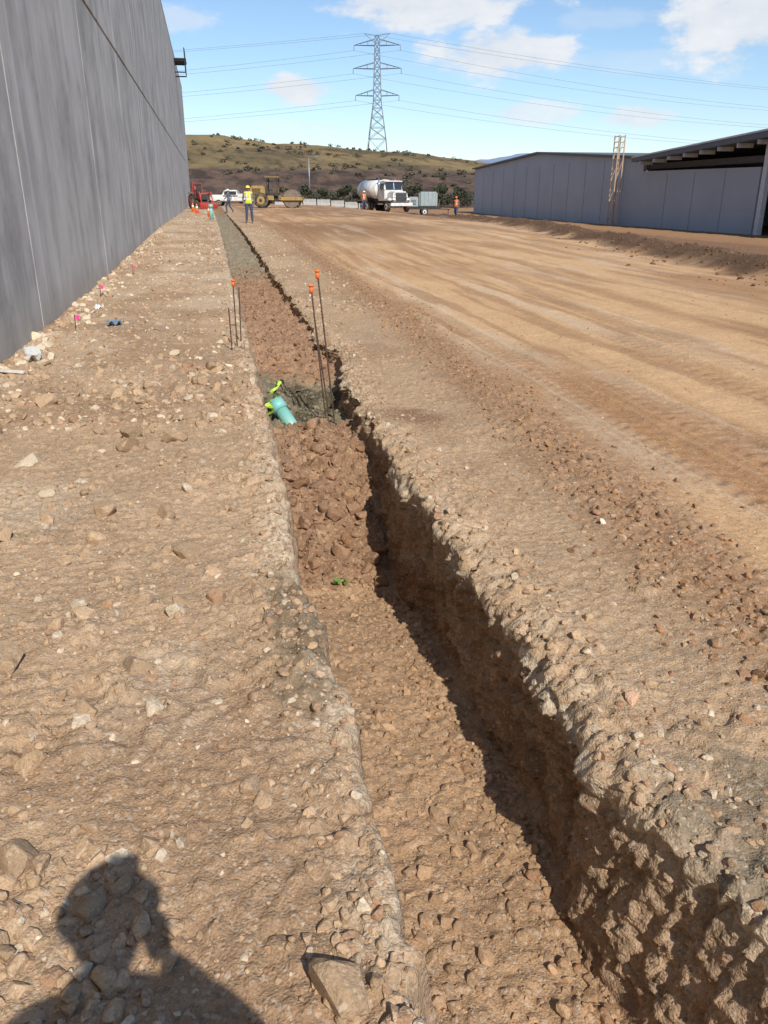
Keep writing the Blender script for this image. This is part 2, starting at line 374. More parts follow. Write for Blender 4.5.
def scat(n,xf,yr,smin,smax,pw,hf,tint,ypow=2.0,var=.08,patch=0):
    u=rng.random(n); y=yr[0]+(yr[1]-yr[0])*u**ypow
    x=xf(y,rng.random(n))
    s=smin+(smax-smin)*rng.random(n)**pw
    if patch:
        k=fbm(x*1.2,y*1.2,seed=301)+.35*rng.normal(size=n)>patch-1.0
        x,y,s=x[k],y[k],s[k]; n=len(x)
    z=hf(x,y)
    PT.append(np.stack([x,y,z],-1)); SZ.append(s)
    t=np.asarray(tint)[rng.integers(0,len(tint),n)]
    CO.append(np.clip(t*(1+rng.normal(0,var,n))[:,None],.03,.8))
T_left=[cLEFT*.97,cLEFT,cLEFT*1.08,cPATH*.85,cLEFT*.88,cWHT*.88,hx(165,132,104)]
T_clod=[cCLOD,cCLOD*1.12,cRED*1.1,cCLOD*.9,cROAD2]
T_red=[cRED,cRED*1.12,cBRN*1.2,cCLOD,cRED*.9]
uni=lambda a,b:(lambda y,r:a+(b-a)*r)
leftx=lambda y,r:-2.15+(xL(y)-.03+2.15)*r
scat(13000,leftx,(.7,7),.0025,.011,1.7,top_h,T_left,1.3,patch=.8)
scat(3200,leftx,(.7,9),.009,.030,2.7,top_h,T_left,1.3,patch=.9)
scat(260,leftx,(.8,10),.025,.070,2.0,top_h,T_left,1.2)
scat(46,leftx,(1.2,8),.055,.115,1.6,top_h,[cLEFT*.85,cLEFT*.95,cLEFT*.78],1.1)
scat(4200,leftx,(6,32),.010,.06,3.0,top_h,T_left+[cWHT],1.6)
scat(700,leftx,(20,70),.03,.10,2.5,top_h,T_left+[cWHT],1.5)
scat(40,leftx,(.8,9),.010,.022,1.5,top_h,[cWHT*1.05],1.3)
scat(620,uni(-1.1,-.2),(.85,1.75),.008,.042,2.2,top_h,T_left,1)
scat(800,lambda y,r:-2.15+.4*r**2,(4,40),.02,.10,2.2,top_h,[cWHT,cLEFT,cLEFT],1.5)
scat(5200,lambda y,r:xR(y)+.03+(strip_x(y)-xR(y))*r,(.7,14),.0025,.013,2.6,top_h,T_left,1.4,patch=.8)
scat(260,lambda y,r:xR(y)+.03+(strip_x(y)-xR(y))*r,(.9,12),.012,.032,2.2,top_h,T_left+[cCLOD],1.3)
scat(1900,lambda y,r:xR(y)+.02+.28*r**1.5,(.7,12),.004,.034,2.6,top_h,T_left,1.4)
scat(1500,lambda y,r:xL(y)-.02-.2*r**1.5,(.7,12),.004,.028,2.4,top_h,T_left,1.4)
scat(900,lambda y,r:xR(y)+.05+1.2*r,(12,45),.015,.06,2.4,top_h,T_left+[cWHT],1.4)
scat(5600,lambda y,r:strip_x(y)+.2*rng.normal(size=len(r)),(1.6,16),.003,.032,3.0,top_h,T_clod,1.5)
scat(1500,lambda y,r:strip_x(y)+.25*rng.normal(size=len(r)),(10,50),.015,.05,2.6,top_h,T_clod,1.4)
scat(3000,uni(2.4,10),(2,30),.004,.022,3,top_h,[cROAD,cROAD2,cROAD2,cCLOD],1.5)
scat(2600,lambda y,r:berm_x(y)+.9+.8*rng.normal(size=len(r)),(8,60),.02,.08,2.8,top_h,[cBRN*.65,cBRN*.75,cBRN*.9],1.5)
scat(600,lambda y,r:berm_x(y)+2+8*r,(8,60),.02,.06,3,top_h,[cBRN,cBRN*1.2],1.5)
fx=lambda y,r:xL(y)+.06+(xR(y)-xL(y)-.14)*r
scat(3600,fx,(.9,4.7),.003,.013,2.0,floor_h,[cFLOOR,cFLOOR*1.04,cFLOOR*.8],1)
scat(560,fx,(.9,4.7),.012,.038,2.2,floor_h,[cFLOOR*.98,cFLOOR*1.08,cFLOOR*.8],1)
scat(500,lambda y,r:xR(y)-.08-.16*r,(.9,4.7),.008,.035,2.0,floor_h,[cFLOOR*.9,cCLOD],1)
scat(2800,fx,(4.6,6.6),.004,.028,2.4,floor_h,T_red,1)
scat(110,fx,(4.6,6.4),.03,.085,1.7,floor_h,T_red,1)
scat(1900,fx,(8.6,22),.010,.055,2.6,floor_h,T_red,1.2)
scat(420,fx,(6.6,8.7),.006,.045,2.4,floor_h,[hx(110,101,80),hx(130,119,97)],1)
for (x,y,s,t,f) in [(.62,2.86,.055,cFLOOR*1.25,floor_h),(.50,3.05,.038,cFLOOR*1.1,floor_h),(.57,3.0,.033,cCLOD*1.1,floor_h),(.55,2.0,.04,cFLOOR*1.0,floor_h),(.50,1.8,.035,cFLOOR,floor_h),(.70,2.45,.03,cFLOOR*1.0,floor_h),(.72,4.9,.09,cRED*1.3,floor_h),
    (-.30,2.33,.05,cWHT*.9,top_h),(-.10,3.35,.05,cLEFT*1.1,top_h),(-.85,2.75,.095,cLEFT*.75,top_h),(-1.25,5.2,.10,cWHT*.85,top_h),(-1.0,4.55,.075,cWHT*.9,top_h),(-.62,7.4,.10,cWHT,top_h),(-.95,4.15,.05,cLEFT*1.05,top_h),(-.7,3.7,.055,cLEFT,top_h),(-1.1,3.9,.06,cLEFT*.95,top_h),
    (-1.98,9.3,.13,hx(190,190,185),top_h),(-1.95,10.4,.12,hx(195,195,190),top_h),(1.28,2.05,.032,hx(205,165,135),top_h),(1.9,3.55,.03,hx(225,215,200),top_h),(2.15,2.45,.05,hx(190,170,145),top_h),
    (-1.2,3.1,.045,cWHT*.9,top_h),(-.75,1.95,.05,cLEFT*.95,top_h),(-.6,1.45,.06,cLEFT,top_h),(-.35,1.35,.045,cLEFT,top_h),(-.45,1.75,.045,cLEFT*1.05,top_h)]:
    xx=np.array([x]);yy=np.array([y]); PT.append(np.stack([xx,yy,f(xx,yy)],-1)); SZ.append(np.array([s])); CO.append(np.array([t]))
PT=np.vstack(PT);SZ=np.concatenate(SZ);CO=np.vstack(CO)
ok=~((PT[:,0]>xL(PT[:,1])-.02)&(PT[:,0]<xR(PT[:,1])+.015)&(PT[:,2]>floor_h(PT[:,0],PT[:,1])+.02))
rocks('gravel_stones',PT[ok],SZ[ok],CO[ok],rm)

# ---------------------------------------------------------------- left building wall
def wall_material():
    m,nt,b=newmat('tiltup_concrete')
    gp=nd(nt,'ShaderNodeNewGeometry')
    def noise(sx,sy,sz,s=1,d=5):
        mp=nd(nt,'ShaderNodeMapping'); mp.inputs['Scale'].default_value=(sx,sy,sz); nt.links.new(gp.outputs['Position'],mp.inputs[0])
        n=nd(nt,'ShaderNodeTexNoise'); n.inputs['Scale'].default_value=s; n.inputs['Detail'].default_value=d; nt.links.new(mp.outputs[0],n.inputs['Vector']); return n.outputs[0]
    def mr(o,a,b_,c,d):
        r=nd(nt,'ShaderNodeMapRange'); r.inputs[1].default_value=a; r.inputs[2].default_value=b_; r.inputs[3].default_value=c; r.inputs[4].default_value=d; nt.links.new(o,r.inputs[0]); return r.outputs[0]
    big=noise(.5,.5,.4,1,6); st=noise(1.8,1.8,.16,1,5); fine=noise(12,12,8,1,5); ln=noise(3.2,3.2,.02,1,2); blot=noise(1.5,1.5,1.1,1,6)
    c=mixc(nt,'MIX',mr(big,.38,.62,0,1),(.34,.33,.31),(.50,.485,.46))
    c=mixc(nt,'MIX',mr(blot,.5,.62,0,.6),c,(.56,.545,.52))
    c=mixc(nt,'MIX',mr(blot,.43,.34,0,.55),c,(.26,.25,.24))
    c=mixc(nt,'MIX',mr(st,.52,.70,0,.5),c,(.62,.605,.58))
    c=mixc(nt,'MIX',mr(st,.30,.45,.45,0),c,(.25,.24,.232))
    c=mixc(nt,'MIX',mr(fine,.45,.75,0,.3),c,(.58,.565,.54))
    c=mixc(nt,'MIX',mr(ln,.63,.66,0,.35),c,(.68,.66,.64))
    c=mixc(nt,'MIX',mr(ln,.34,.31,0,.6),c,(.17,.165,.16))
    sp=nd(nt,'ShaderNodeSeparateXYZ'); nt.links.new(gp.outputs['Position'],sp.inputs[0])
    c=mixc(nt,'MIX',mr(sp.outputs[2],.05,.45,.6,0),c,(.40,.34,.27))
    nt.links.new(c,b.inputs['Base Color']); b.inputs['Roughness'].default_value=.85
    bp=nd(nt,'ShaderNodeBump'); bp.inputs['Strength'].default_value=.25; bp.inputs['Distance'].default_value=.02; nt.links.new(fine,bp.inputs['Height']); nt.links.new(bp.outputs[0],b.inputs['Normal'])
    return m
wm=wall_material(); mdark=mat('joint_dark',(.03,.03,.03),.9); msteel=mat('galvanized_steel',(.35,.36,.37),.45,.6)
wb=empty('concrete_warehouse')
WX=-2.2
y=-40; k=0
while y<109:
    w=7.3
    box('lower_panel_%d'%k,wb,wm,(.2,w-.03,6.58),(WX-.1,y+w/2,1.99),bevel=.006)
    box('upper_panel_%d'%k,wb,wm,(.2,w-.03,8.66),(WX-.1,y+w/2,9.69),bevel=.006)
    y+=w;k+=1
yend=y
box('backing_wall',wb,mdark,(.3,yend+40-.1,15),(WX-.36,(yend-40)/2,6.4),bevel=0)
box('roof',wb,mat('roof_membrane',(.4,.4,.4),.9),(60,yend+40-.4,.3),(WX-30.6,(yend-40)/2,13.3),bevel=0)
box('end_wall',wb,wm,(60,.25,15),(WX-30.3,yend+.13,6.45),bevel=0)
box('parapet_cap',wb,msteel,(.3,yend+40,.08),(WX-.13,(yend-40)/2,14.08),bevel=.01)
bk=bmesh.new(); yo=yend-24
for z in (12.4,13.4):
    strut(bk,(WX,yo-3,z),(WX+1.0,yo-3,z),.06); strut(bk,(WX,yo,z),(WX+1.0,yo,z),.06)
strut(bk,(WX+1.0,yo-3,13.4),(WX+1.0,yo,13.4),.06); strut(bk,(WX+1.0,yo-3,14.4),(WX+1.0,yo,14.4),.05)
for yy in (yo-3,yo): strut(bk,(WX+1.0,yy,12.4),(WX+1.0,yy,14.4),.05)
bmobj('outrigger_platform',bk,mat('dark_steel',(.06,.06,.06),.6,.3),wb)
box('platform_deck',wb,mdark,(1.1,3.2,.12),(WX+.57,yo-1.5,13.5),bevel=.01)

# ---------------------------------------------------------------- right warehouse
mwall=mat('grey_metal_cladding',(.38,.41,.435),.6,.0,.06,.4)
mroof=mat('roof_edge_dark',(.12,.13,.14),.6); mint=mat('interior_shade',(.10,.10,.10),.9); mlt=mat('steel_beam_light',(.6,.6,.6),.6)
rb=empty('gabled_warehouse'); X0=33.0; GZ=-.9
def prism(name,parent,m,prof,xa,xb):
    bm=bmesh.new(); a=[bm.verts.new((xa,p[0],p[1])) for p in prof]; b=[bm.verts.new((xb,p[0],p[1])) for p in prof]; n=len(prof)
    bm.faces.new(a); bm.faces.new(b[::-1])
    for i in range(n): bm.faces.new((a[i],b[i],b[(i+1)%n],a[(i+1)%n]))
    bmesh.ops.recalc_face_normals(bm,faces=bm.faces); return bmobj(name,bm,m,parent)
prism('gable_facade',rb,mwall,[(61.4,GZ),(104,GZ),(104,4.75),(83,5.6),(61.4,4.3)],X0,X0+.3)
prism('side_wall',rb,mwall,[(103.7,GZ),(104,GZ),(104,4.7),(103.7,4.7)],X0+.302,X0+45)
prism('roof_a',rb,mroof,[(61.2,4.32),(83,5.62),(104.3,4.77),(104.3,4.92),(83,5.80),(61.2,4.48)],X0-.3,X0+45)
mseam=mat('seam',(.30,.32,.34),.6)
for i,yy in enumerate(np.arange(64.5,104,3.6)):
    box('cladding_seam_%d'%i,rb,mseam,(.02,.04,5.0),(X0-.012,yy,GZ+2.9),bevel=0)
prism('low_wall',rb,mwall,[(46.9,GZ),(61.38,GZ),(61.38,3.42),(46.9,3.28)],X0-.02,X0+.25)
for i,yy in enumerate((50.5,54.1,57.7)): box('panel_joint_%d'%i,rb,mseam,(.02,.04,4.0),(X0-.032,yy,GZ+2.1),bevel=0)
prism('roof_b',rb,mroof,[(61.15,4.05),(30,5.5),(0,4.2),(0,4.55),(30,5.9),(61.15,4.31)],X0-1.2,X0+45)
prism('fascia_trim',rb,mlt,[(61.1,4.32),(30,5.92),(0,4.57),(0,4.68),(30,6.03),(61.1,4.42)],X0-1.25,X0-1.0)
for i,yy in enumerate([46.2,38,30,22,14,6,.4]):
    zt=np.interp(yy,[0,30,61],[4.2,5.5,4.05])
    for j,xx in enumerate([X0-.1,X0+15,X0+30,X0+44.5]):
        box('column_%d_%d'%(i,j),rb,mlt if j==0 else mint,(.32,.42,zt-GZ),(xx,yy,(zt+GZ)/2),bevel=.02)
for i,yy in enumerate(np.arange(2,61,2.0)):
    zt=np.interp(yy,[0,30,61.1],[4.2,5.5,4.05])
    box('rafter_%d'%i,rb,mlt,(1.1,.09,.26),(X0-.6,yy,zt-.15),bevel=.01)
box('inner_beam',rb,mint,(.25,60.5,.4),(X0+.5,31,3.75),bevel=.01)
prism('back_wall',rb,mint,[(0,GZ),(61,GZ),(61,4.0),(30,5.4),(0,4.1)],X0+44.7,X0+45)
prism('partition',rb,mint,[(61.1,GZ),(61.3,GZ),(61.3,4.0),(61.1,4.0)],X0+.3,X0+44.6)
box('slab',rb,mat('slab',(.3,.29,.28),.9),(46,104,.5),(X0+22.8,52,GZ+.02),bevel=0)
fb=empty('distant_warehouse')
box('hall',fb,mat('far_hall',(.30,.33,.37),.7),(40,60,7.2),(130,140,2.8),bevel=.05)
box('roof',fb,mroof,(41,61,.3),(130,140,6.55),bevel=.02)

ml=mat('timber_ladder',(.50,.36,.25),.8,0,.2,9)
lad=bmesh.new(); ya,yb=63.7,64.45; xa,xb=X0-1.1,X0-.6
for yy in (ya,yb):
    for xx in (xa,xb): strut(lad,(xx,yy,-.7),(xx,yy,6.1),.05)
for z in np.arange(-.4,6.1,.40):
    strut(lad,(xa,ya,z),(xa,yb,z),.035); strut(lad,(xb,ya,z),(xb,yb,z),.025)
for k in range(4):
    strut(lad,(xa,ya,-.5+1.6*k),(xb,ya,1.1+1.6*k),.025); strut(lad,(xa,yb,-.5+1.6*k),(xb,yb,1.1+1.6*k),.025)
bmobj('ladder_tower',lad,ml)

# ---------------------------------------------------------------- hills
def hill_mesh(name,x0,x1,y0,y1,nx,ny,hf,m):
    xs=np.linspace(x0,x1,nx); ys=np.linspace(y0,y1,ny); XX,YY=np.meshgrid(xs,ys); ZZ=hf(XX,YY)
    V=np.stack([XX,YY,ZZ],-1).reshape(-1,3); i=(np.arange(ny-1)[:,None]*nx+np.arange(nx-1)[None,:]).ravel()
    return fastmesh(name,V,np.stack([i,i+1,i+nx+1,i+nx],1),None,m,smooth=True)
def hill_h(x,y):
    crest=np.interp(x,[-700,-100,0,60,145,260,420,700],[26,30,29,25,18.5,10.5,3,-3])
    p=np.interp(y,[135,150,200,235,300,430,560,800],[-.06,.02,.10,.24,.34,1.0,1.02,.6])
    terr=.5*np.sin(y*.22+x*.01)*ss(150,170,y)*(1-ss(215,250,y))
    return crest*p+terr+(.6+y*.0035)*fbm(x*.02,y*.02,o=5,seed=101)*ss(150,220,y)*1.3+.35*fbm(x*.12,y*.12,seed=102)*ss(150,200,y)+.3
def hill_mat():
    m,nt,b=newmat('dry_grass_hill'); tc=nd(nt,'ShaderNodeTexCoord')
    def noise(s,d=6,sc=(1,1,1)):
        mp=nd(nt,'ShaderNodeMapping'); mp.inputs['Scale'].default_value=sc; nt.links.new(tc.outputs['Object'],mp.inputs[0])
        n=nd(nt,'ShaderNodeTexNoise'); n.inputs['Scale'].default_value=s; n.inputs['Detail'].default_value=d; n.inputs['Roughness'].default_value=.65; nt.links.new(mp.outputs[0],n.inputs['Vector']); return n.outputs[0]
    def mr(o,a,b_,c,d):
        r=nd(nt,'ShaderNodeMapRange'); r.inputs[1].default_value=a; r.inputs[2].default_value=b_; r.inputs[3].default_value=c; r.inputs[4].default_value=d; nt.links.new(o,r.inputs[0]); return r.outputs[0]
    sp=nd(nt,'ShaderNodeSeparateXYZ'); nt.links.new(tc.outputs['Object'],sp.inputs[0])
    n1=noise(.03,6,(1,.5,1)); n2=noise(.25,5,(1,.35,1)); n3=noise(.012,4)
    up=mixc(nt,'MIX',mr(n1,.42,.58,0,1),(.22,.155,.075),(.12,.09,.05))
    up=mixc(nt,'MIX',mr(n2,.48,.62,0,.8),up,(.06,.05,.032))
    up=mixc(nt,'MIX',mr(n3,.46,.58,0,.55),up,(.30,.215,.10))
    lo=mixc(nt,'MIX',mr(n2,.38,.60,0,1),(.155,.10,.07),(.06,.043,.034))
    add=nd(nt,'ShaderNodeMath',operation='MULTIPLY_ADD'); nt.links.new(n1,add.inputs[0]); add.inputs[1].default_value=6; nt.links.new(sp.outputs[2],add.inputs[2])
    c=mixc(nt,'MIX',mr(add.outputs[0],12.5,14.5,0,1),lo,up)
    nt.links.new(c,b.inputs['Base Color']); b.inputs['Roughness'].default_value=1; b.inputs['Specular IOR Level'].default_value=.1
    return m
hill_mesh('hill',-700,700,130,800,500,300,hill_h,hill_mat())
def mtn(x,y):
    d=(x-1040)/560; return 172*np.clip(1-np.abs(d)**1.3,0,1)*np.clip(1-np.abs((y-2750)/900),0,1)**.8+22*fbm(x*.006,y*.006,seed=111)-25
hill_mesh('mountain',300,2400,1850,3650,160,120,mtn,mat('hazy_mountain',(.20,.25,.34),1,0,.1,.004))  # aerial haze painted into the mountain's bluish base colour

# ---------------------------------------------------------------- vegetation
def leaf_mat(name,a,b_):
    m,nt,b=newmat(name); tc=nd(nt,'ShaderNodeTexCoord'); n=nd(nt,'ShaderNodeTexNoise'); n.inputs['Scale'].default_value=1.6; n.inputs['Detail'].default_value=3
    nt.links.new(tc.outputs['Object'],n.inputs['Vector']); r=nd(nt,'ShaderNodeMapRange'); r.inputs[1].default_value=.35; r.inputs[2].default_value=.65; nt.links.new(n.outputs[0],r.inputs[0])
    nt.links.new(mixc(nt,'MIX',r.outputs[0],a,b_),b.inputs['Base Color']); b.inputs['Roughness'].default_value=.8; return m
lm=leaf_mat('foliage',(.03,.038,.018),(.07,.075,.04)); bark=mat('bark',(.12,.09,.07),.9,0,.3,8)
def leaves(centers,rads,n,size,flat=.75,seed=0):
    r=np.random.default_rng(seed); k=r.integers(0,len(centers),n); d=r.normal(size=(n,3)); d/=np.linalg.norm(d,axis=1)[:,None]
    p=np.asarray(centers)[k]+d*(np.asarray(rads)[k]*r.random(n)**.35)[:,None]*np.array([1,1,flat])
    a=r.normal(size=(n,3)); a/=np.linalg.norm(a,axis=1)[:,None]; b=np.cross(a,r.normal(size=(n,3))); b/=np.linalg.norm(b,axis=1)[:,None]
    s=size*(.6+.8*r.random(n))[:,None]
    V=np.stack([p-a*s,p+b*s*.6,p+a*s,p-b*s*.6],1).reshape(-1,3); return V,np.arange(4*n).reshape(-1,4)
def gz(x,y): return float(top_h(np.array([float(x)]),np.array([float(y)]),False)[0])
def tree(name,x,y,h,seed):
    r=random.Random(seed); z=gz(x,y)
    e=empty(name,(x,y,z)); bm=bmesh.new(); cs=[];rs=[]
    strut(bm,(0,0,-.1),(0.05*h,0,.45*h),.035*h,7,.02*h)
    for i in range(6):
        a=i*1.05+r.random(); q=(math.cos(a)*.22*h*r.uniform(.6,1.2)+.05*h,math.sin(a)*.22*h*r.uniform(.6,1.2),h*r.uniform(.55,.88))
        strut(bm,(.05*h,0,h*r.uniform(.3,.45)),q,.016*h,5,.006*h); cs.append(q); rs.append(h*r.uniform(.13,.22))
    bmobj('trunk',bm,bark,e); V,F=leaves(cs,rs,900,.045*h,.8,seed); fastmesh('crown',V,F,None,lm,False,e)
for i,(u,yy,h) in enumerate([(19.0,122,3.2),(20.8,121,2.6),(22.5,126,3.3),(16.6,127,2.5),(14.2,128,2.9),(29.5,128,3.0),(32,132,3.5),(34.5,128,3.2),(36.8,135,3.8),(40,134,3.4)]):
    tree('tree' if i==0 else 'tree.%03d'%i,u,yy,h,i+3)
cs=[];rs=[]
r_=np.random.default_rng(5)
xs=r_.uniform(-150,260,1100); ys=150+300*r_.random(1100)**.8
for x_,y_ in zip(xs,ys):
    if fbm(np.array([x_*.03]),np.array([y_*.03]),seed=131)[0]<-.05: continue
    z_=float(hill_h(np.array([x_]),np.array([y_]))[0]); s=r_.uniform(.4,1.3)*(1+.001*y_); cs.append((x_,y_,z_+.3*s)); rs.append(s)
V,F=leaves(cs,rs,26000,.38,.6,9); fastmesh('hillside_brush',V,F,None,leaf_mat('brush',(.045,.042,.024),(.11,.09,.05)),False)
cs=[];rs=[]
for x_ in np.arange(-5,75,.7):
    if fbm(np.array([x_*.25]),np.array([1.7]),o=2,seed=133)[0]>-.15:
        s=r_.uniform(.6,1.5); cs.append((x_,138+6*r_.random(),.5+.55*s)); rs.append(s)
V,F=leaves(cs,rs,16000,.17,.85,19); fastmesh('roadside_scrub',V,F,None,lm,False)
V,F=leaves([(0,0,.03),(.03,.01,.02),(-.03,0,.03)],[.03,.02,.025],34,.014,.7,4)
wz=float(floor_h(np.array([.66]),np.array([4.62]))[0]); w=fastmesh('weed',V,F,None,leaf_mat('weed_green',(.10,.20,.03),(.18,.3,.06)),False); w.location=(.66,4.60,wz+.02)

# ---------------------------------------------------------------- pylons and wires
mp_=mat('galvanised_lattice',(.20,.22,.25),.6,.2)
ARM=[(46,11.0),(36.3,11.5),(24.8,10.5)]
T=[(-420,610,24),(83.5,423,22.0),(640,570,20)]; TR=[math.radians(a) for a in(-12,-14,-14)]
def pylon(idx):
    x,y,z=T[idx]; e=empty('transmission_tower' if idx==0 else 'transmission_tower.%03d'%idx,(x,y,z),TR[idx]); bm=bmesh.new()
    def hw(t): return np.interp(t,[0,22,50],[5.0,1.9,1.0])
    lv=[-3,6,11,15.5,19.5,23,26.5,30,33.5,37,40.5,44,47,50]
    for a,b in zip(lv[:-1],lv[1:]):
        ra,rb_=hw(a),hw(b); pa=[(ra,ra),(-ra,ra),(-ra,-ra),(ra,-ra)]; pb=[(rb_,rb_),(-rb_,rb_),(-rb_,-rb_),(rb_,-rb_)]
        for i in range(4):
            j=(i+1)%4; strut(bm,(*pa[i],a),(*pb[i],b),.2,4); strut(bm,(*pa[i],a),(*pb[j],b),.1,4); strut(bm,(*pa[j],a),(*pb[i],b),.1,4); strut(bm,(*pb[i],b),(*pb[j],b),.1,4)
    for zz,l in ARM:
        for s in(-1,1):
            w=hw(zz)
            for q in(-1,1):
                strut(bm,(s*w,q*w,zz),(s*l,0,zz+.2),.14,4); strut(bm,(s*w,q*w,zz+2.6),(s*l,0,zz+.2),.12,4)
                for k in(.33,.66):
                    xx=s*(w+(l-w)*k); strut(bm,(xx,q*w*(1-k),zz+.1),(xx,q*w*(1-k),zz+2.6*(1-k)),.08,4)
            strut(bm,(s*l,0,zz),(s*l,0,zz-2.2),.16,5)
    for s in(-1,1): strut(bm,(0,0,50),(s*6,0,51),.12,4); strut(bm,(s*1.0,0,47),(s*6,0,51),.1,4)
    bmobj('lattice',bm,mp_,e)
for i in range(3): pylon(i)
wbm=bmesh.new()
for (a,b) in((0,1),(1,2)):
    for zz,l in ARM+[(53,6)]:
        for s in(-1,1):
            def att(i):
                x,y,z=T[i]; r=TR[i]; return Vector((x+s*l*math.cos(r),y+s*l*math.sin(r),z+zz-2))
            p,q=att(a),att(b); pv=None
            for k in range(29):
                t=k/28; c=p.lerp(q,t); c.z-=4*(13 if zz<50 else 9)*t*(1-t)
                if pv is not None: strut(wbm,pv,c,.07,3)
                pv=c
bmobj('power_lines',wbm,mat('cable',(.16,.18,.2),.6))
lp=empty('street_lamp',(17.5,150,.5)); cyl('pole',lp,msteel,.12,7.5,(0,0,3.7),r2=.07,seg=10); bx=bmesh.new(); strut(bx,(0,0,7.4),(1.2,0,7.6),.05); bmobj('arm',bx,msteel,lp); box('lamp_head',lp,msteel,(.6,.25,.12),(1.4,0,7.6))

# ---------------------------------------------------------------- people
mskin=mat('skin',(.36,.20,.13),.6,0,.05); mdenim=mat('denim',(.05,.07,.13),.9,0,.2,20); mboot=mat('boot_leather',(.10,.065,.04),.7)
mblk=mat('black_hair',(.02,.015,.012),.6); meye=mat('eye',(.02,.02,.02),.3)
def skin_mesh(name,joints,edges,radii,root=0,sub=2):
    me=bpy.data.meshes.new(name+'_sk'); me.from_pydata([Vector(j) for j in joints],edges,[]); me.update()
    o=bpy.data.objects.new(name+'_sk',me); C.objects.link(o)
    o.modifiers.new('s','SKIN').use_smooth_shade=True
    for i,r in enumerate(radii):
        d=me.skin_vertices[0].data[i]; d.radius=(r,r) if not isinstance(r,tuple) else r; d.use_root=(i==root)
    s=o.modifiers.new('u','SUBSURF'); s.levels=sub; s.render_levels=sub
    dg=bpy.context.evaluated_depsgraph_get(); dg.update()
    m2=bpy.data.meshes.new_from_object(o.evaluated_get(dg)); bpy.data.objects.remove(o,do_unlink=True)
    return m2
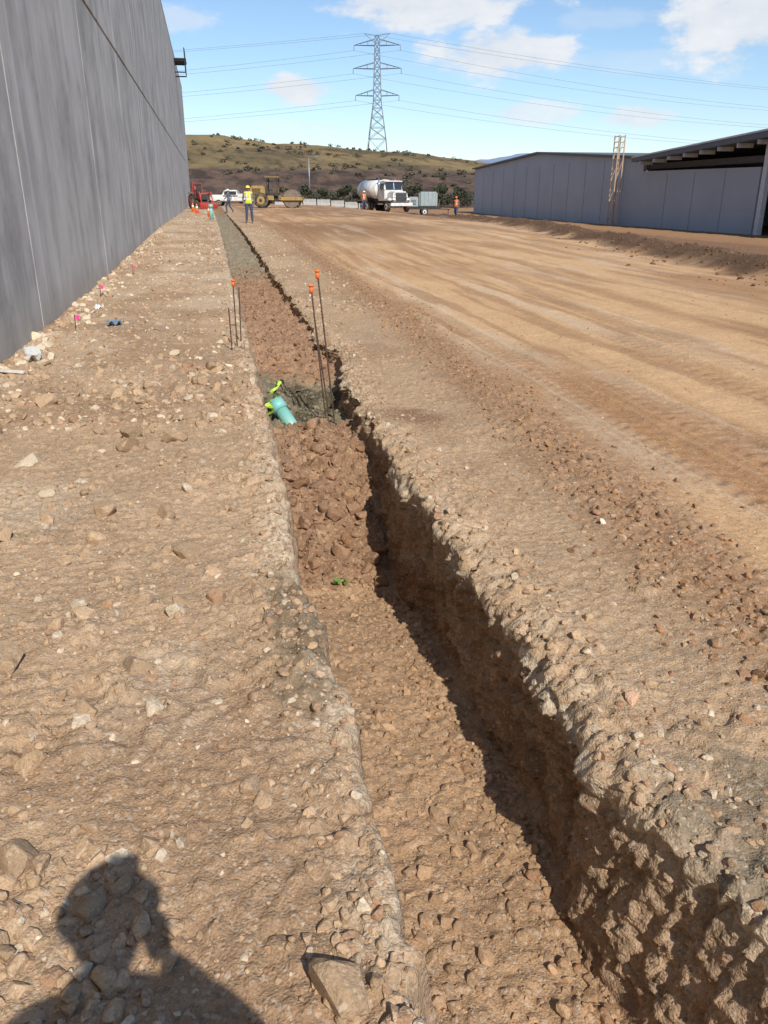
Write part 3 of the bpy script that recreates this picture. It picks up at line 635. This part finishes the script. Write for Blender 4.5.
def person(name,loc,rot,hgt=1.75,top=(.7,.55,.05),stripe=(.75,.75,.7),helmet=(.85,.75,.1),pose='stand',pants=None,longsleeve=True,headpitch=0,seed=0):
    e=empty(name,loc,rot,hgt/1.75)
    mt=mat(name+'_vest',top,.8,0,.08,12); ms=mat(name+'_reflective',stripe,.4); msl=mat(name+'_sleeve',(.12,.13,.16) if longsleeve else (.36,.20,.13),.85)
    mp=pants or mdenim
    if pose=='stand': arm=[((-.19,0,1.43),(-.27,-.02,1.14),(-.27,.12,.92)),((.19,0,1.43),(.28,-.03,1.15),(.24,.10,.93))]; legs=[((-.1,0,.92),(-.13,.03,.5),(-.14,-.02,.09),(-.16,.15,.045)),((.1,0,.92),(.12,.02,.5),(.15,-.03,.09),(.18,.13,.045))]
    elif pose=='walk': arm=[((-.19,0,1.43),(-.26,.1,1.17),(-.22,.3,1.02)),((.19,0,1.43),(.27,-.13,1.18),(.27,-.08,.93))]; legs=[((-.1,0,.92),(-.11,.2,.53),(-.11,.16,.09),(-.12,.33,.06)),((.1,0,.92),(.11,-.02,.5),(.12,-.3,.14),(.12,-.17,.05))]
    else: arm=[((-.19,.0,1.43),(-.265,.10,1.16),(-.075,.225,1.37)),((.19,0,1.43),(.28,.12,1.17),(.075,.225,1.37))]; legs=[((-.1,0,.92),(-.14,.03,.5),(-.16,-.02,.09),(-.19,.14,.045)),((.1,0,.92),(.14,.02,.5),(.16,-.03,.09),(.2,.13,.045))]
    J=[(0,0,.96),(0,.005,1.12),(0,.01,1.30),(0,0,1.44),(0,.02,1.54)]; Rr=[(.15,.115),(.145,.11),(.165,.12),(.085,.08),(.055,.055)]
    E=[(0,1),(1,2),(2,3),(3,4)]
    for (a,b,c) in arm:
        i=len(J); J+=[a,tuple((np.array(a)+b)/2),b,tuple((np.array(b)*.45+np.array(c)*.55)),c]; Rr+=[(.075,.07),(.062,.06),(.05,.048),(.045,.043),(.032,.03)]
        E+=[(3,i),(i,i+1),(i+1,i+2),(i+2,i+3),(i+3,i+4)]
    for (a,b,c,d) in legs:
        i=len(J); J+=[a,tuple((np.array(a)+b)/2),b,tuple((np.array(b)*.6+np.array(c)*.4)),c,d]; Rr+=[(.105,.11),(.092,.095),(.07,.07),(.066,.068),(.05,.05),(.045,.04)]
        E+=[(0,i),(i,i+1),(i+1,i+2),(i+2,i+3),(i+3,i+4),(i+4,i+5)]
    me=skin_mesh(name,J,E,Rr,0,2)
    me.materials.clear()
    for m_ in (mp,mt,ms,msl,mskin,mboot): me.materials.append(m_)
    for p in me.polygons:
        c=p.center; p.use_smooth=True
        xx=abs(c.x)
        if c.z<.14: k=5
        elif c.z<.93 and xx<.235+ (0 if c.z>.7 else .1): k=0
        elif xx>.205 and c.z>.85 or (pose=='photo' and c.y>.16): k=3
        elif c.z>1.49: k=4
        else: k=1
        if k==1 and (1.10<c.z<1.15 or (1.15<=c.z<1.46 and .07<xx<.115)): k=2
        p.material_index=k
    bo=bpy.data.objects.new('body',me); link(bo,e)
    for si,(a,b,c) in enumerate(arm):
        s=-1 if si==0 else 1
        c=Vector(c); d=(c-Vector(b)).normalized()
        if pose=='photo': d=Vector((-s*.12,.45,.85)).normalized(); side=Vector((0,-.9,.4))
        else: side=Vector((0,1,0)); d=Vector((0,.12,-1)).normalized()
        nrm=d.cross(side).normalized(); side=nrm.cross(d).normalized()
        J=[tuple(c-d*.01),tuple(c+d*.045),tuple(c+d*.085)]; Rr=[(.027,.024),(.038,.020),(.036,.016)]; E=[(0,1),(1,2)]
        curl=Vector((-s,0,0)) if pose=='photo' else nrm*(-s)
        cu=2.2 if pose=='photo' else 1
        for f in range(4):
            base=c+d*.085+side*(.028-.019*f); ln=[.072,.08,.075,.058][f]; i=len(J)
            p1=base+d*ln*.45/cu+curl*.006*cu; p2=p1+d*ln*.3/cu+curl*.016*cu; p3=p2+d*ln*.18/cu+curl*.02
            J+=[tuple(base),tuple(p1),tuple(p2),tuple(p3)]; Rr+=[.0095,.009,.0083,.0075]; E+=[(2,i),(i,i+1),(i+1,i+2),(i+2,i+3)]
        i=len(J); t0=c+d*.03+side*.03; t1=t0+d*.03+side*.022+curl*.008; t2=t1+d*.03+side*.006+curl*.01
        J+=[tuple(t0),tuple(t1),tuple(t2)]; Rr+=[.012,.0105,.009]; E+=[(1,i),(i,i+1),(i+1,i+2)]
        hm=skin_mesh('h',J,E,Rr,0,1); hm.materials.clear(); hm.materials.append(mskin)
        for p in hm.polygons: p.use_smooth=True
        link(bpy.data.objects.new('hand_%d'%si,hm),e)
    h=empty(name+'_head',(0,.02,1.52)); h.parent=e; h.rotation_euler=(headpitch,0,0)
    bm=bmesh.new(); bmesh.ops.create_uvsphere(bm,u_segments=28,v_segments=20,radius=1)
    for v in bm.verts:
        x,y_,z=v.co; jaw=1-.30*max(0,-z)**1.2
        n=math.exp(-((x/.17)**2+((z+.12)/.28)**2))*(.26 if y_>0 else 0); sock=-.07*sum(math.exp(-(((x-q)/.2)**2+((z-.1)/.14)**2)) for q in(-.38,.38))*(1 if y_>0 else 0)
        lip=.05*math.exp(-((x/.3)**2+((z+.52)/.08)**2))*(1 if y_>0 else 0)
        v.co=Vector((x*.077*jaw,(y_*(1-.1*max(0,-z))+n+sock+lip)*.093,z*.118))
    bmobj('face',bm,mskin,h,True,(0,.015,.10))
    for q in(-.029,.029):
        bm=bmesh.new(); bmesh.ops.create_uvsphere(bm,u_segments=10,v_segments=8,radius=.011); bmobj('eye',bm,meye,h,True,(q,.095,.112))
        bm=bmesh.new(); bmesh.ops.create_uvsphere(bm,u_segments=10,v_segments=8,radius=.03)
        for v in bm.verts: v.co.x*=.35; v.co.y*=.6
        bmobj('ear',bm,mskin,h,True,(q*2.7,.01,.10))
    box('mouth',h,mat('lips',(.25,.09,.07),.6),(.04,.008,.009),(0,.104,.04),bevel=.003)
    bm=bmesh.new(); bmesh.ops.create_uvsphere(bm,u_segments=24,v_segments=14,radius=1)
    for v in bm.verts: v.co=Vector((v.co.x*.083,v.co.y*.10,v.co.z*.12))
    bmesh.ops.delete(bm,geom=[v for v in bm.verts if v.co.z<-.04 or (v.co.y>.045 and v.co.z<.05)],context='VERTS'); bmobj('hair',bm,mblk,h,True,(0,.005,.108))
    if helmet:
        mh=mat(name+'_hardhat',helmet,.35)
        bm=bmesh.new(); bmesh.ops.create_uvsphere(bm,u_segments=28,v_segments=16,radius=1)
        bmesh.ops.delete(bm,geom=[v for v in bm.verts if v.co.z<-.02],context='VERTS')
        for v in bm.verts:
            b=1+.05*math.exp(-(v.co.x/.15)**2); v.co=Vector((v.co.x*.112,v.co.y*.13,v.co.z*.115*b))
        bmobj('hardhat_shell',bm,mh,h,True,(0,.01,.145)); cyl('hardhat_brim',h,mh,.125,.012,(0,.03,.147),seg=28,sc=(1,1.15,1))
    return e
def face_to(x,y,tx,ty): return math.atan2(ty-y,tx-x)-math.pi/2
person('construction_worker',(2.0,44.1,gz(2.0,44.1)),face_to(2,44,-1,0),1.76,(.62,.62,.04),(.8,.8,.75),(.85,.72,.08),'stand')
person('construction_worker.001',(1.55,68,gz(1.5,68)),math.radians(70),1.72,(.10,.12,.16),(.10,.12,.16),(.8,.8,.8),'walk')
person('construction_worker.002',(20.6,69.8,gz(20.6,69.8)),math.radians(140),1.75,(.75,.12,.04),(.7,.65,.3),(.8,.15,.05),'walk')
person('construction_worker.003',(15.2,84,gz(15.2,84)),math.radians(200),1.72,(.7,.17,.03),(.7,.7,.6),(.8,.8,.8),'stand')
ph=person('photographer',(-.03,-.24,gz(-.3,-.3)-.02),0,1.71,(.5,.45,.05),(.7,.7,.65),(.8,.8,.78),'photo',headpitch=-.25)
phn=empty('smartphone',(0,-.012,1.6)); phn.rotation_euler=(math.radians(-21.6),0,math.radians(-11.6))
box('case',phn,mat('phone_case',(.02,.02,.02),.4),(.075,.009,.15),(0,-.012,-.062),bevel=.003)
box('screen',phn,mat('phone_glass',(.03,.03,.035),.1),(.068,.002,.14),(0,-.0185,-.062),bevel=.0008)

# ---------------------------------------------------------------- vehicles
mwhite=mat('white_paint',(.75,.75,.73),.35,0,.04,2,dirt=(.40,.31,.22),dirtz=.5); mtyre=mat('tyre',(.035,.033,.03),.9,0,.2,10,dirt=(.25,.19,.13),dirtz=.6); mglass=mat('window_glass',(.03,.04,.05),.08); mchrome=mat('chrome',(.6,.6,.6),.25,.9)
mylw=mat('machine_yellow',(.42,.27,.06),.6,0,.15,3,dirt=(.24,.17,.11),dirtz=.9); mred=mat('machine_red',(.5,.04,.03),.45,0,.1,3,dirt=(.3,.2,.14),dirtz=.5); mgrn=mat('tank_grey_green',(.33,.38,.37),.5,0,.1,3)
mlamp=mat('headlamp',(.8,.8,.75),.15); mor=mat('safety_orange',(.85,.18,.03),.6); mrust=mat('drum_steel',(.22,.17,.13),.7,.2,.25,3,dirt=(.26,.19,.13),dirtz=.7); mframe=mat('chassis',(.04,.04,.04),.8)
def wheel(p,x,y,r,w,hub=None,n=''):
    cyl('tyre'+n,p,mtyre,r,w,(x,y,r),(math.pi/2,0,0),seg=28,bevel=r*.12)
    s=1 if y>0 else -1
    cyl('rim'+n,p,hub or mwhite,r*.55,.03,(x,y+s*(w/2+.005),r),(math.pi/2,0,0),seg=20); cyl('hub'+n,p,mframe,r*.2,.08,(x,y+s*(w/2+.03),r),(math.pi/2,0,0),seg=12)
def truck(x,y,hd):
    e=empty('water_truck',(x,y,gz(x,y)),hd)
    for s in(-1,1): box('frame_rail',e,mframe,(8.2,.1,.28),(-.3,s*.42,.85))
    for i,xx in enumerate((3.05,-1.9,-3.2)):
        for s in(-1,1):
            wheel(e,xx,s*1.05,.52,.30)
            if xx<0: cyl('inner_tyre',e,mtyre,.52,.28,(xx,s*.72,.52),(math.pi/2,0,0),seg=24)
        cyl('axle',e,mframe,.08,2.0,(xx,0,.52),(math.pi/2,0,0),seg=10)
    box('hood',e,mwhite,(1.75,1.75,.95),(3.15,0,1.45),bevel=.12,top=(.92,.82,-.06))
    box('grille',e,mframe,(.06,1.15,.72),(4.04,0,1.40),bevel=.02)
    for k in range(6): box('grille_bar',e,mchrome,(.03,1.1,.03),(4.08,0,1.12+k*.11),bevel=.005)
    box('grille_surround',e,mchrome,(.04,1.3,.07),(4.05,0,1.80),bevel=.01)
    box('bumper',e,mwhite,(.22,2.4,.32),(4.12,0,.72),bevel=.04)
    for s in(-1,1):
        box('fender',e,mwhite,(1.35,.42,.25),(3.1,s*1.02,1.18),bevel=.1,top=(.7,.9)); box('headlamp',e,mlamp,(.06,.30,.2),(3.99,s*.78,1.22),bevel=.02)
        box('lamp_bezel',e,mframe,(.05,.38,.28),(3.97,s*.78,1.22),bevel=.02)
    box('cab_lower',e,mwhite,(1.6,2.1,1.0),(1.55,0,1.55),bevel=.06)
    box('cab_upper',e,mwhite,(1.5,2.05,.95),(1.5,0,2.48),bevel=.09,top=(.82,.88,-.1))
    box('windshield',e,mglass,(.03,1.72,.66),(2.245,0,2.46),(0,-.22,0),bevel=.01); box('windshield_post',e,mwhite,(.05,.06,.7),(2.26,0,2.46),(0,-.22,0),bevel=.01)
    for s in(-1,1):
        box('side_window',e,mglass,(.85,.03,.52),(1.55,s*.985,2.42),(s*.13,0,0),bevel=.01); box('mirror',e,mframe,(.08,.18,.42),(2.25,s*1.32,2.3),bevel=.02)
        b=bmesh.new(); strut(b,(2.2,s*1.0,2.1),(2.25,s*1.32,2.15),.018); strut(b,(2.2,s*1.0,2.5),(2.25,s*1.32,2.48),.018); bmobj('mirror_arm',b,mframe,e)
        box('step',e,mchrome,(1.2,.3,.12),(1.6,s*1.05,.75)); cyl('exhaust_stack',e,mchrome,.07,1.9,(.62,s*.9,2.2),seg=12)
    box('sun_visor',e,mwhite,(.3,1.9,.05),(2.2,0,2.88),(0,.25,0)); 
    for k in range(5): box('roof_marker',e,mor,(.06,.1,.05),(1.95,-.7+.35*k,3.0),bevel=.01)
    cyl('tank',e,mwhite,1.1,5.0,(-2.05,0,2.1),(0,math.pi/2,0),seg=40,bevel=.08,sc=(.88,1.08,1))
    for k in range(4): cyl('tank_band',e,mgrn,1.115,.07,(-4.1+k*1.37,0,2.1),(0,math.pi/2,0),seg=40,sc=(.88,1.08,1))
    box('tank_walkway',e,mframe,(3.8,.6,.06),(-2.05,0,3.1)); cyl('hatch',e,mframe,.28,.18,(-1.5,0,3.18),seg=18)
    for s in(-1,1): box('mudguard',e,mframe,(2.8,.55,.05),(-2.5,s*.95,1.18)); 
    box('tank_saddle',e,mframe,(4.8,1.2,.3),(-2.05,0,1.12)); box('rear_sprayer',e,mframe,(.25,2.2,.2),(-4.65,0,.9))
truck(17.8,86.5,math.atan2(-.97,.22))
def tankunit(x,y,hd):
    e=empty('water_tank_trailer',(x,y,gz(x,y)),hd)
    box('deck',e,mframe,(3.4,2.0,.2),(0,0,.72)); 
    box('tank_body',e,mgrn,(1.9,1.85,1.5),(.4,0,1.6),bevel=.12); box('pump_housing',e,mgrn,(1.0,1.5,1.0),(-1.15,0,1.35),bevel=.06)
    for k in range(4): box('louver',e,mframe,(.5,.02,.05),(-1.15,-.762,1.1+.14*k),bevel=.004)
    for k in range(5): box('tank_rib',e,mgrn,(.05,1.93,1.4),(-.4+.4*k,0,1.6),bevel=.02)
    cyl('filler_cap',e,mframe,.2,.14,(.4,0,2.42)); 
    for s in(-1,1): wheel(e,0,s*1.12,.38,.22)
    b=bmesh.new(); strut(b,(1.7,.5,.65),(2.8,0,.6),.05); strut(b,(1.7,-.5,.65),(2.8,0,.6),.05); strut(b,(2.6,0,.6),(2.6,0,.05),.04); bmobj('drawbar',b,mframe,e)
tankunit(22.4,88,math.radians(-10))
def roller(x,y,hd):
    e=empty('soil_compactor',(x,y,gz(x,y)),hd)
    cyl('drum',e,mrust,.85,2.1,(1.9,0,.85),(math.pi/2,0,0),seg=40,bevel=.03)
    b=bmesh.new()
    for k in range(18):
        a=k*2*math.pi/18
        for j in range(7):
            aa=a+(j%2)*.17; c=Vector((1.9+.9*math.cos(aa),-.9+.3*j,.85+.9*math.sin(aa))); M=Matrix.Translation(c)@Matrix.Rotation(-aa+math.pi/2,4,'Y')
            bmesh.ops.create_cone(b,cap_ends=True,segments=4,radius1=.1,radius2=.06,depth=.12,matrix=M)
    bmobj('drum_pads',b,mrust,e)
    for s in(-1,1): box('drum_frame',e,mylw,(2.3,.16,.35),(1.75,s*1.17,.9))
    box('front_crossbar',e,mylw,(.2,2.5,.35),(2.95,0,.9)); box('articulation',e,mframe,(.9,.7,.6),(.45,0,.9)); box('yoke',e,mylw,(.25,2.5,.45),(.75,0,.95))
    box('rear_frame',e,mylw,(2.6,1.3,.5),(-1.3,0,1.0)); box('engine_hood',e,mylw,(1.7,1.35,.95),(-1.75,0,1.7),bevel=.12,top=(.85,.9,.08))
    for k in range(5): box('vent',e,mframe,(.9,.02,.04),(-1.8,-.68,1.4+.12*k),bevel=0)
    for s in(-1,1): wheel(e,-1.3,s*.95,.75,.55,mylw)
    box('operator_platform',e,mframe,(1.2,1.5,.12),(-.1,0,1.35)); box('seat',e,mframe,(.5,.5,.12),(-.4,0,1.75)); box('seat_back',e,mframe,(.1,.5,.5),(-.65,0,2.02)); box('console',e,mylw,(.2,.6,.6),(.35,0,1.75))
    b=bmesh.new()
    for xx in(-.65,.45):
        for s in(-1,1): strut(b,(xx,s*.7,1.3),(xx,s*.7,2.95),.05)
    bmobj('rops_posts',b,mframe,e); box('canopy',e,mylw,(1.5,1.65,.1),(-.1,0,3.0),bevel=.03)
roller(6.9,91.5,math.radians(-12))
def pickup(x,y,hd):
    e=empty('pickup_truck',(x,y,gz(x,y)),hd)
    box('body_lower',e,mwhite,(5.3,1.9,.55),(0,0,.78),bevel=.1); box('bonnet',e,mwhite,(1.5,1.8,.3),(1.85,0,1.12),bevel=.1,top=(.9,.92,-.03))
    box('cabin',e,mwhite,(2.1,1.75,.68),(.25,0,1.48),bevel=.1,top=(.68,.85,-.05)); 
    for s in(-1,1):
        box('side_glass',e,mglass,(1.45,.03,.38),(.2,s*.845,1.48),(s*.19,0,0)); box('bed_side',e,mwhite,(1.9,.08,.4),(-1.65,s*.88,1.2)); 
        box('headlamp',e,mlamp,(.05,.35,.18),(2.64,s*.7,.95)); box('tail_lamp',e,mred,(.05,.12,.35),(-2.64,s*.86,1.0))
        for xx in(1.65,-1.6): wheel(e,xx,s*.86,.39,.25,mchrome)
    box('windscreen',e,mglass,(.03,1.45,.52),(1.14,0,1.48),(0,-.5,0)); box('rear_glass',e,mglass,(.03,1.4,.42),(-.68,0,1.5),(0,.45,0)); box('tailgate',e,mwhite,(.07,1.75,.4),(-2.6,0,1.2)); box('bumper',e,mchrome,(.12,1.85,.2),(2.68,0,.6)); box('grille',e,mframe,(.04,.95,.25),(2.66,0,.92))
pickup(3.0,106,math.radians(168))
def tractor(x,y,hd):
    e=empty('backhoe_tractor',(x,y,gz(x,y)),hd)
    box('bonnet',e,mred,(1.3,.75,.65),(.9,0,1.15),bevel=.08,top=(.95,.85)); box('chassis',e,mframe,(2.4,.55,.35),(.2,0,.75)); box('grille',e,mframe,(.04,.6,.5),(1.57,0,1.1))
    for s in(-1,1):
        wheel(e,-.6,s*.75,.68,.38,mred); wheel(e,1.15,s*.7,.4,.25,mred); box('rear_fender',e,mred,(1.1,.4,.08),(-.6,s*.75,1.45),bevel=.03)
        b=bmesh.new(); strut(b,(.6,s*.5,1.2),(1.9,s*.55,1.5),.06); strut(b,(1.9,s*.55,1.5),(2.5,s*.55,.4),.06); bmobj('loader_arm',b,mred,e)
    box('bucket',e,mred,(.5,1.7,.45),(2.75,0,.32),(0,.2,0),bevel=.03,top=(1.3,1)); box('seat',e,mframe,(.45,.5,.5),(-.55,0,1.55)); 
    b=bmesh.new(); [strut(b,(-.9,s*.45,1.2),(-.9,s*.45,2.35),.04) for s in(-1,1)]; strut(b,(-.9,-.45,2.35),(-.9,.45,2.35),.04); strut(b,(-1.1,0,.9),(-2.0,0,2.1),.09); strut(b,(-2.0,0,2.1),(-2.6,0,.9),.07); strut(b,(-2.6,0,.9),(-2.4,0,.4),.12); bmobj('rollbar_and_boom',b,mred,e)
tractor(-.75,86,math.radians(-75))
def cone(x,y,s=1,nm='traffic_cone'):
    e=empty(nm,(x,y,gz(x,y)-.005),0,s); cyl('cone_body',e,mor,.15,.68,(0,0,.38),r2=.03,seg=20); box('base',e,mor,(.38,.38,.04),(0,0,.03)); cyl('collar',e,mat('cone_white',(.8,.8,.8),.4),.108,.14,(0,0,.46),r2=.08,seg=20)
for i,(x,y) in enumerate([(.0,56),(-.9,66),(-1.3,72)]): cone(x,y,1,'traffic_cone' if i==0 else 'traffic_cone.%03d'%i)
mteal=mat('sewer_pipe_teal',(.20,.52,.46),.45,0,.08,8,dirt=(.42,.35,.27),dirtz=.5)
e=empty('riser_pipe',(.1,50,gz(.1,50))); cyl('pipe',e,mteal,.1,.9,(0,0,.4),seg=16); cyl('coupling',e,mteal,.125,.2,(0,0,.75),seg=16)
mbar=mat('barrier_concrete',(.36,.34,.31),.85)
for k in range(7):
    e=empty('concrete_barrier' if k==0 else 'concrete_barrier.%03d'%k,(9.8+1.95*k,118,gz(9.3+2*k,118)-.02))
    prism('barrier_body',e,mbar,[(-.3,0),(.3,0),(.22,.18),(.1,.4),(.08,.8),(-.08,.8),(-.1,.4),(-.22,.18)],-.9,.9)

# ---------------------------------------------------------------- trench fittings
pz=float(floor_h(np.array([.55]),np.array([7.15]))[0])
e=empty('sewer_pipe',(.60,7.1,pz-.03)); e.rotation_euler=(math.radians(-38),math.radians(-34),0)
def tube(nm,r,ri,z0,z1,m):
    bm=bmesh.new(); n=32; rings=[(r,z0),(r,z1),(ri,z1),(ri,z0)]; vs=[[bm.verts.new((a*math.cos(2*math.pi*k/n),a*math.sin(2*math.pi*k/n),z)) for k in range(n)] for a,z in rings]
    for q in range(4):
        for k in range(n): bm.faces.new((vs[q][k],vs[q][(k+1)%n],vs[(q+1)%4][(k+1)%n],vs[(q+1)%4][k]))
    bmesh.ops.recalc_face_normals(bm,faces=bm.faces); o=bmobj(nm,bm,m,e); [setattr(p,'use_smooth',True) for p in o.data.polygons if abs(p.normal.z)<.5]
tube('pipe',.062,.056,-.18,.26,mteal); tube('bell',.073,.063,.19,.30,mteal); cyl('end_cap',e,mteal,.062,.02,(0,0,.275),seg=28)
mlime=mat('lime_tape',(.42,.58,.05),.5)
e=empty('ribbon_stake',(.40,7.25,pz+.06)); bm=bmesh.new(); strut(bm,(0,0,-.1),(.09,0,.30),.011,6); bmobj('stake',bm,mat('stake_dark_green',(.05,.12,.04),.7),e)
bm=bmesh.new(); prev=None
for k in range(25):
    t=k/24; c=Vector((.09+.035*math.sin(t*17)-.10*t,-.03+.03*math.cos(t*11),.30-.30*t)); w=Vector((.018*math.cos(t*10)+.006,.014*math.sin(t*13),.011))
    a,b_=bm.verts.new(c-w),bm.verts.new(c+w)
    if prev: bm.faces.new((prev[0],prev[1],b_,a))
    prev=(a,b_)
bmobj('ribbon',bm,mlime,e)
mrb=mat('rusty_rebar',(.10,.06,.04),.8,.2,.3,30)
def rebar(i,x,y,z,h,lean,cap=True):
    e=empty('rebar_stake' if i==0 else 'rebar_stake.%03d'%i,(x,y,z)); bm=bmesh.new(); strut(bm,(0,0,-.3),(lean[0],lean[1],h),.0065,8)
    for k in range(int(h/.03)):
        t=k*.03/h; bmesh.ops.create_cone(bm,cap_ends=True,segments=8,radius1=.0085,radius2=.0085,depth=.006,matrix=Matrix.Translation((lean[0]*(t*h+.3)/(h+.3),lean[1]*(t*h+.3)/(h+.3),t*h)))
    bmobj('bar',bm,mrb,e)
    if cap: cyl('safety_cap_top',e,mor,.025,.02,(lean[0],lean[1],h),seg=16,bevel=.006); cyl('safety_cap_stem',e,mor,.015,.06,(lean[0],lean[1],h-.035),seg=12)
rb_=[(.20,9.35,0,.73,(0.0,.02),True),(.14,9.15,0,.46,(-.01,0),False),(.25,9.7,0,.62,(.02,0),False),
     (1.02,7.15,-.30,1.30,(-.14,.02),True),(.95,7.25,-.30,1.17,(-.12,0),True),(1.01,7.4,-.30,.9,(-.14,.03),False)]
for i,q in enumerate(rb_): rebar(i,*q)
mpk=mat('pink_flagging',(.85,.08,.30),.6)
for i,(x,y) in enumerate([(-1.8,11.0),(-1.9,14.5),(-1.7,18.5)]):
    e=empty('survey_flag' if i==0 else 'survey_flag.%03d'%i,(x,y,gz(x,y))); bm=bmesh.new(); strut(bm,(0,0,-.05),(.01,0,.2),.006,5); bmobj('wire',bm,mrb,e)
    bm=bmesh.new(); vs=[bm.verts.new(p) for p in[(0,0,.20),(.035,.01,.19),(.07,-.01,.20),(.06,-.01,.14),(.035,.01,.13),(0,0,.14)]]; bm.faces.new((vs[0],vs[1],vs[4],vs[5])); bm.faces.new((vs[1],vs[2],vs[3],vs[4])); bmobj('flag',bm,mpk,e)
def scrap(nm,x,y,sz,m,sd_):
    e=empty(nm,(x,y,gz(x,y)+.035)); bm=bmesh.new(); bmesh.ops.create_grid(bm,x_segments=9,y_segments=6,size=sz)
    for v in bm.verts: v.co.z=.03*math.sin(v.co.x*60+v.co.y*35+sd_)+.02*math.cos(v.co.y*80+sd_)
    bmobj('sheet',bm,m,e,True)
scrap('plastic_scrap',-1.35,11.3,.09,mat('blue_plastic',(.16,.26,.36),.6),0)
scrap('plastic_scrap.001',-1.75,13.0,.07,mat('white_plastic',(.7,.7,.68),.5),2)
scrap('plastic_scrap.002',-1.9,8.9,.06,mat('grey_plastic',(.5,.52,.52),.5),4)
e=empty('timber_offcut',(-2.0,8.25,gz(-2,8.25)+.03)); box('board',e,mat('pale_timber',(.6,.55,.48),.8,0,.15,12),(.28,.05,.025),(0,0,0),(0,.05,-.3),bevel=.004)

# ---------------------------------------------------------------- camera
cam=bpy.data.cameras.new('camera'); co=bpy.data.objects.new('camera',cam); S.collection.objects.link(co); S.camera=co
PITCH=21.6; YAW=11.6
co.location=(0,0,1.6); co.rotation_euler=(math.radians(90-PITCH),0,math.radians(-YAW))
cam.sensor_fit='VERTICAL'; cam.sensor_height=36; cam.lens=28; cam.clip_start=.02; cam.clip_end=9000

# ---------------------------------------------------------------- sun and sky
sd=Vector((.21,-1.07,1.0)).normalized()
sl=bpy.data.lights.new('sun','SUN'); sl.energy=4.8; sl.angle=math.radians(.5); sl.color=(1,.95,.87)
so=bpy.data.objects.new('sun',sl); S.collection.objects.link(so); so.rotation_euler=sd.to_track_quat('Z','Y').to_euler()
W=bpy.data.worlds.new('World'); S.world=W; W.use_nodes=True; nt=W.node_tree; bg=nt.nodes['Background']
sk=nd(nt,'ShaderNodeTexSky'); sk.sky_type='NISHITA'; sk.sun_disc=False; sk.sun_elevation=math.asin(sd.z); sk.sun_rotation=math.atan2(sd.x,sd.y); sk.air_density=1.0; sk.dust_density=.2; sk.ozone_density=4.0
tc=nd(nt,'ShaderNodeTexCoord')
def pdir(u,v):
    p=math.radians(PITCH); a=math.radians(YAW); X_=(u-384)/796; yy=(512-v)/796; Fh=math.cos(p)+yy*math.sin(p); Zz=yy*math.cos(p)-math.sin(p)
    return Vector((X_*math.cos(a)+Fh*math.sin(a),Fh*math.cos(a)-X_*math.sin(a),Zz)).normalized()
mp=nd(nt,'ShaderNodeMapping'); mp.inputs['Scale'].default_value=(15,15,34); nt.links.new(tc.outputs['Generated'],mp.inputs[0])
cn=nd(nt,'ShaderNodeTexNoise'); cn.inputs['Scale'].default_value=1; cn.inputs['Detail'].default_value=7; cn.inputs['Roughness'].default_value=.6; nt.links.new(mp.outputs[0],cn.inputs['Vector'])
nz=nd(nt,'ShaderNodeMath',operation='MULTIPLY_ADD'); nt.links.new(cn.outputs[0],nz.inputs[0]); nz.inputs[1].default_value=2.6; nz.inputs[2].default_value=-1.3
acc=None
for (u,v,w,h,s) in [(428,2,105,24,1),(502,53,76,22,1),(295,89,40,13,1),(742,18,72,36,1),(532,113,46,10,.7),(637,117,32,11,.8),(180,20,36,11,.5),(300,128,90,6,.35),(640,60,130,10,.25),(600,20,60,10,.25)]:
    c=pdir(u,v); a=Vector((c.y,-c.x,0)).normalized()
    sub=nd(nt,'ShaderNodeVectorMath',operation='SUBTRACT'); nt.links.new(tc.outputs['Generated'],sub.inputs[0]); sub.inputs[1].default_value=c
    d1=nd(nt,'ShaderNodeVectorMath',operation='DOT_PRODUCT'); nt.links.new(sub.outputs[0],d1.inputs[0]); d1.inputs[1].default_value=a*(850/w)
    up=a.cross(c).normalized()
    d2=nd(nt,'ShaderNodeVectorMath',operation='DOT_PRODUCT'); nt.links.new(sub.outputs[0],d2.inputs[0]); d2.inputs[1].default_value=up*(850/h)
    cb=nd(nt,'ShaderNodeCombineXYZ'); nt.links.new(d1.outputs['Value'],cb.inputs[0]); nt.links.new(d2.outputs['Value'],cb.inputs[1])
    ln=nd(nt,'ShaderNodeVectorMath',operation='LENGTH'); nt.links.new(cb.outputs[0],ln.inputs[0])
    e1=nd(nt,'ShaderNodeMath',operation='SUBTRACT'); nt.links.new(nz.outputs[0],e1.inputs[0]); nt.links.new(ln.outputs['Value'],e1.inputs[1])
    r=nd(nt,'ShaderNodeMapRange'); r.interpolation_type='SMOOTHSTEP'; r.inputs[1].default_value=-1.1; r.inputs[2].default_value=-.5; r.inputs[4].default_value=s*.94; nt.links.new(e1.outputs[0],r.inputs[0])
    if acc is None: acc=r.outputs[0]
    else:
        m=nd(nt,'ShaderNodeMath',operation='MAXIMUM'); nt.links.new(acc,m.inputs[0]); nt.links.new(r.outputs[0],m.inputs[1]); acc=m.outputs[0]
shade=mixc(nt,'MIX',cn.outputs[0],(4.2,4.6,5.3),(7.4,7.4,7.4))
cm=mixc(nt,'MIX',acc,sk.outputs[0],shade)
nt.links.new(cm,bg.inputs[0]); bg.inputs[1].default_value=.14
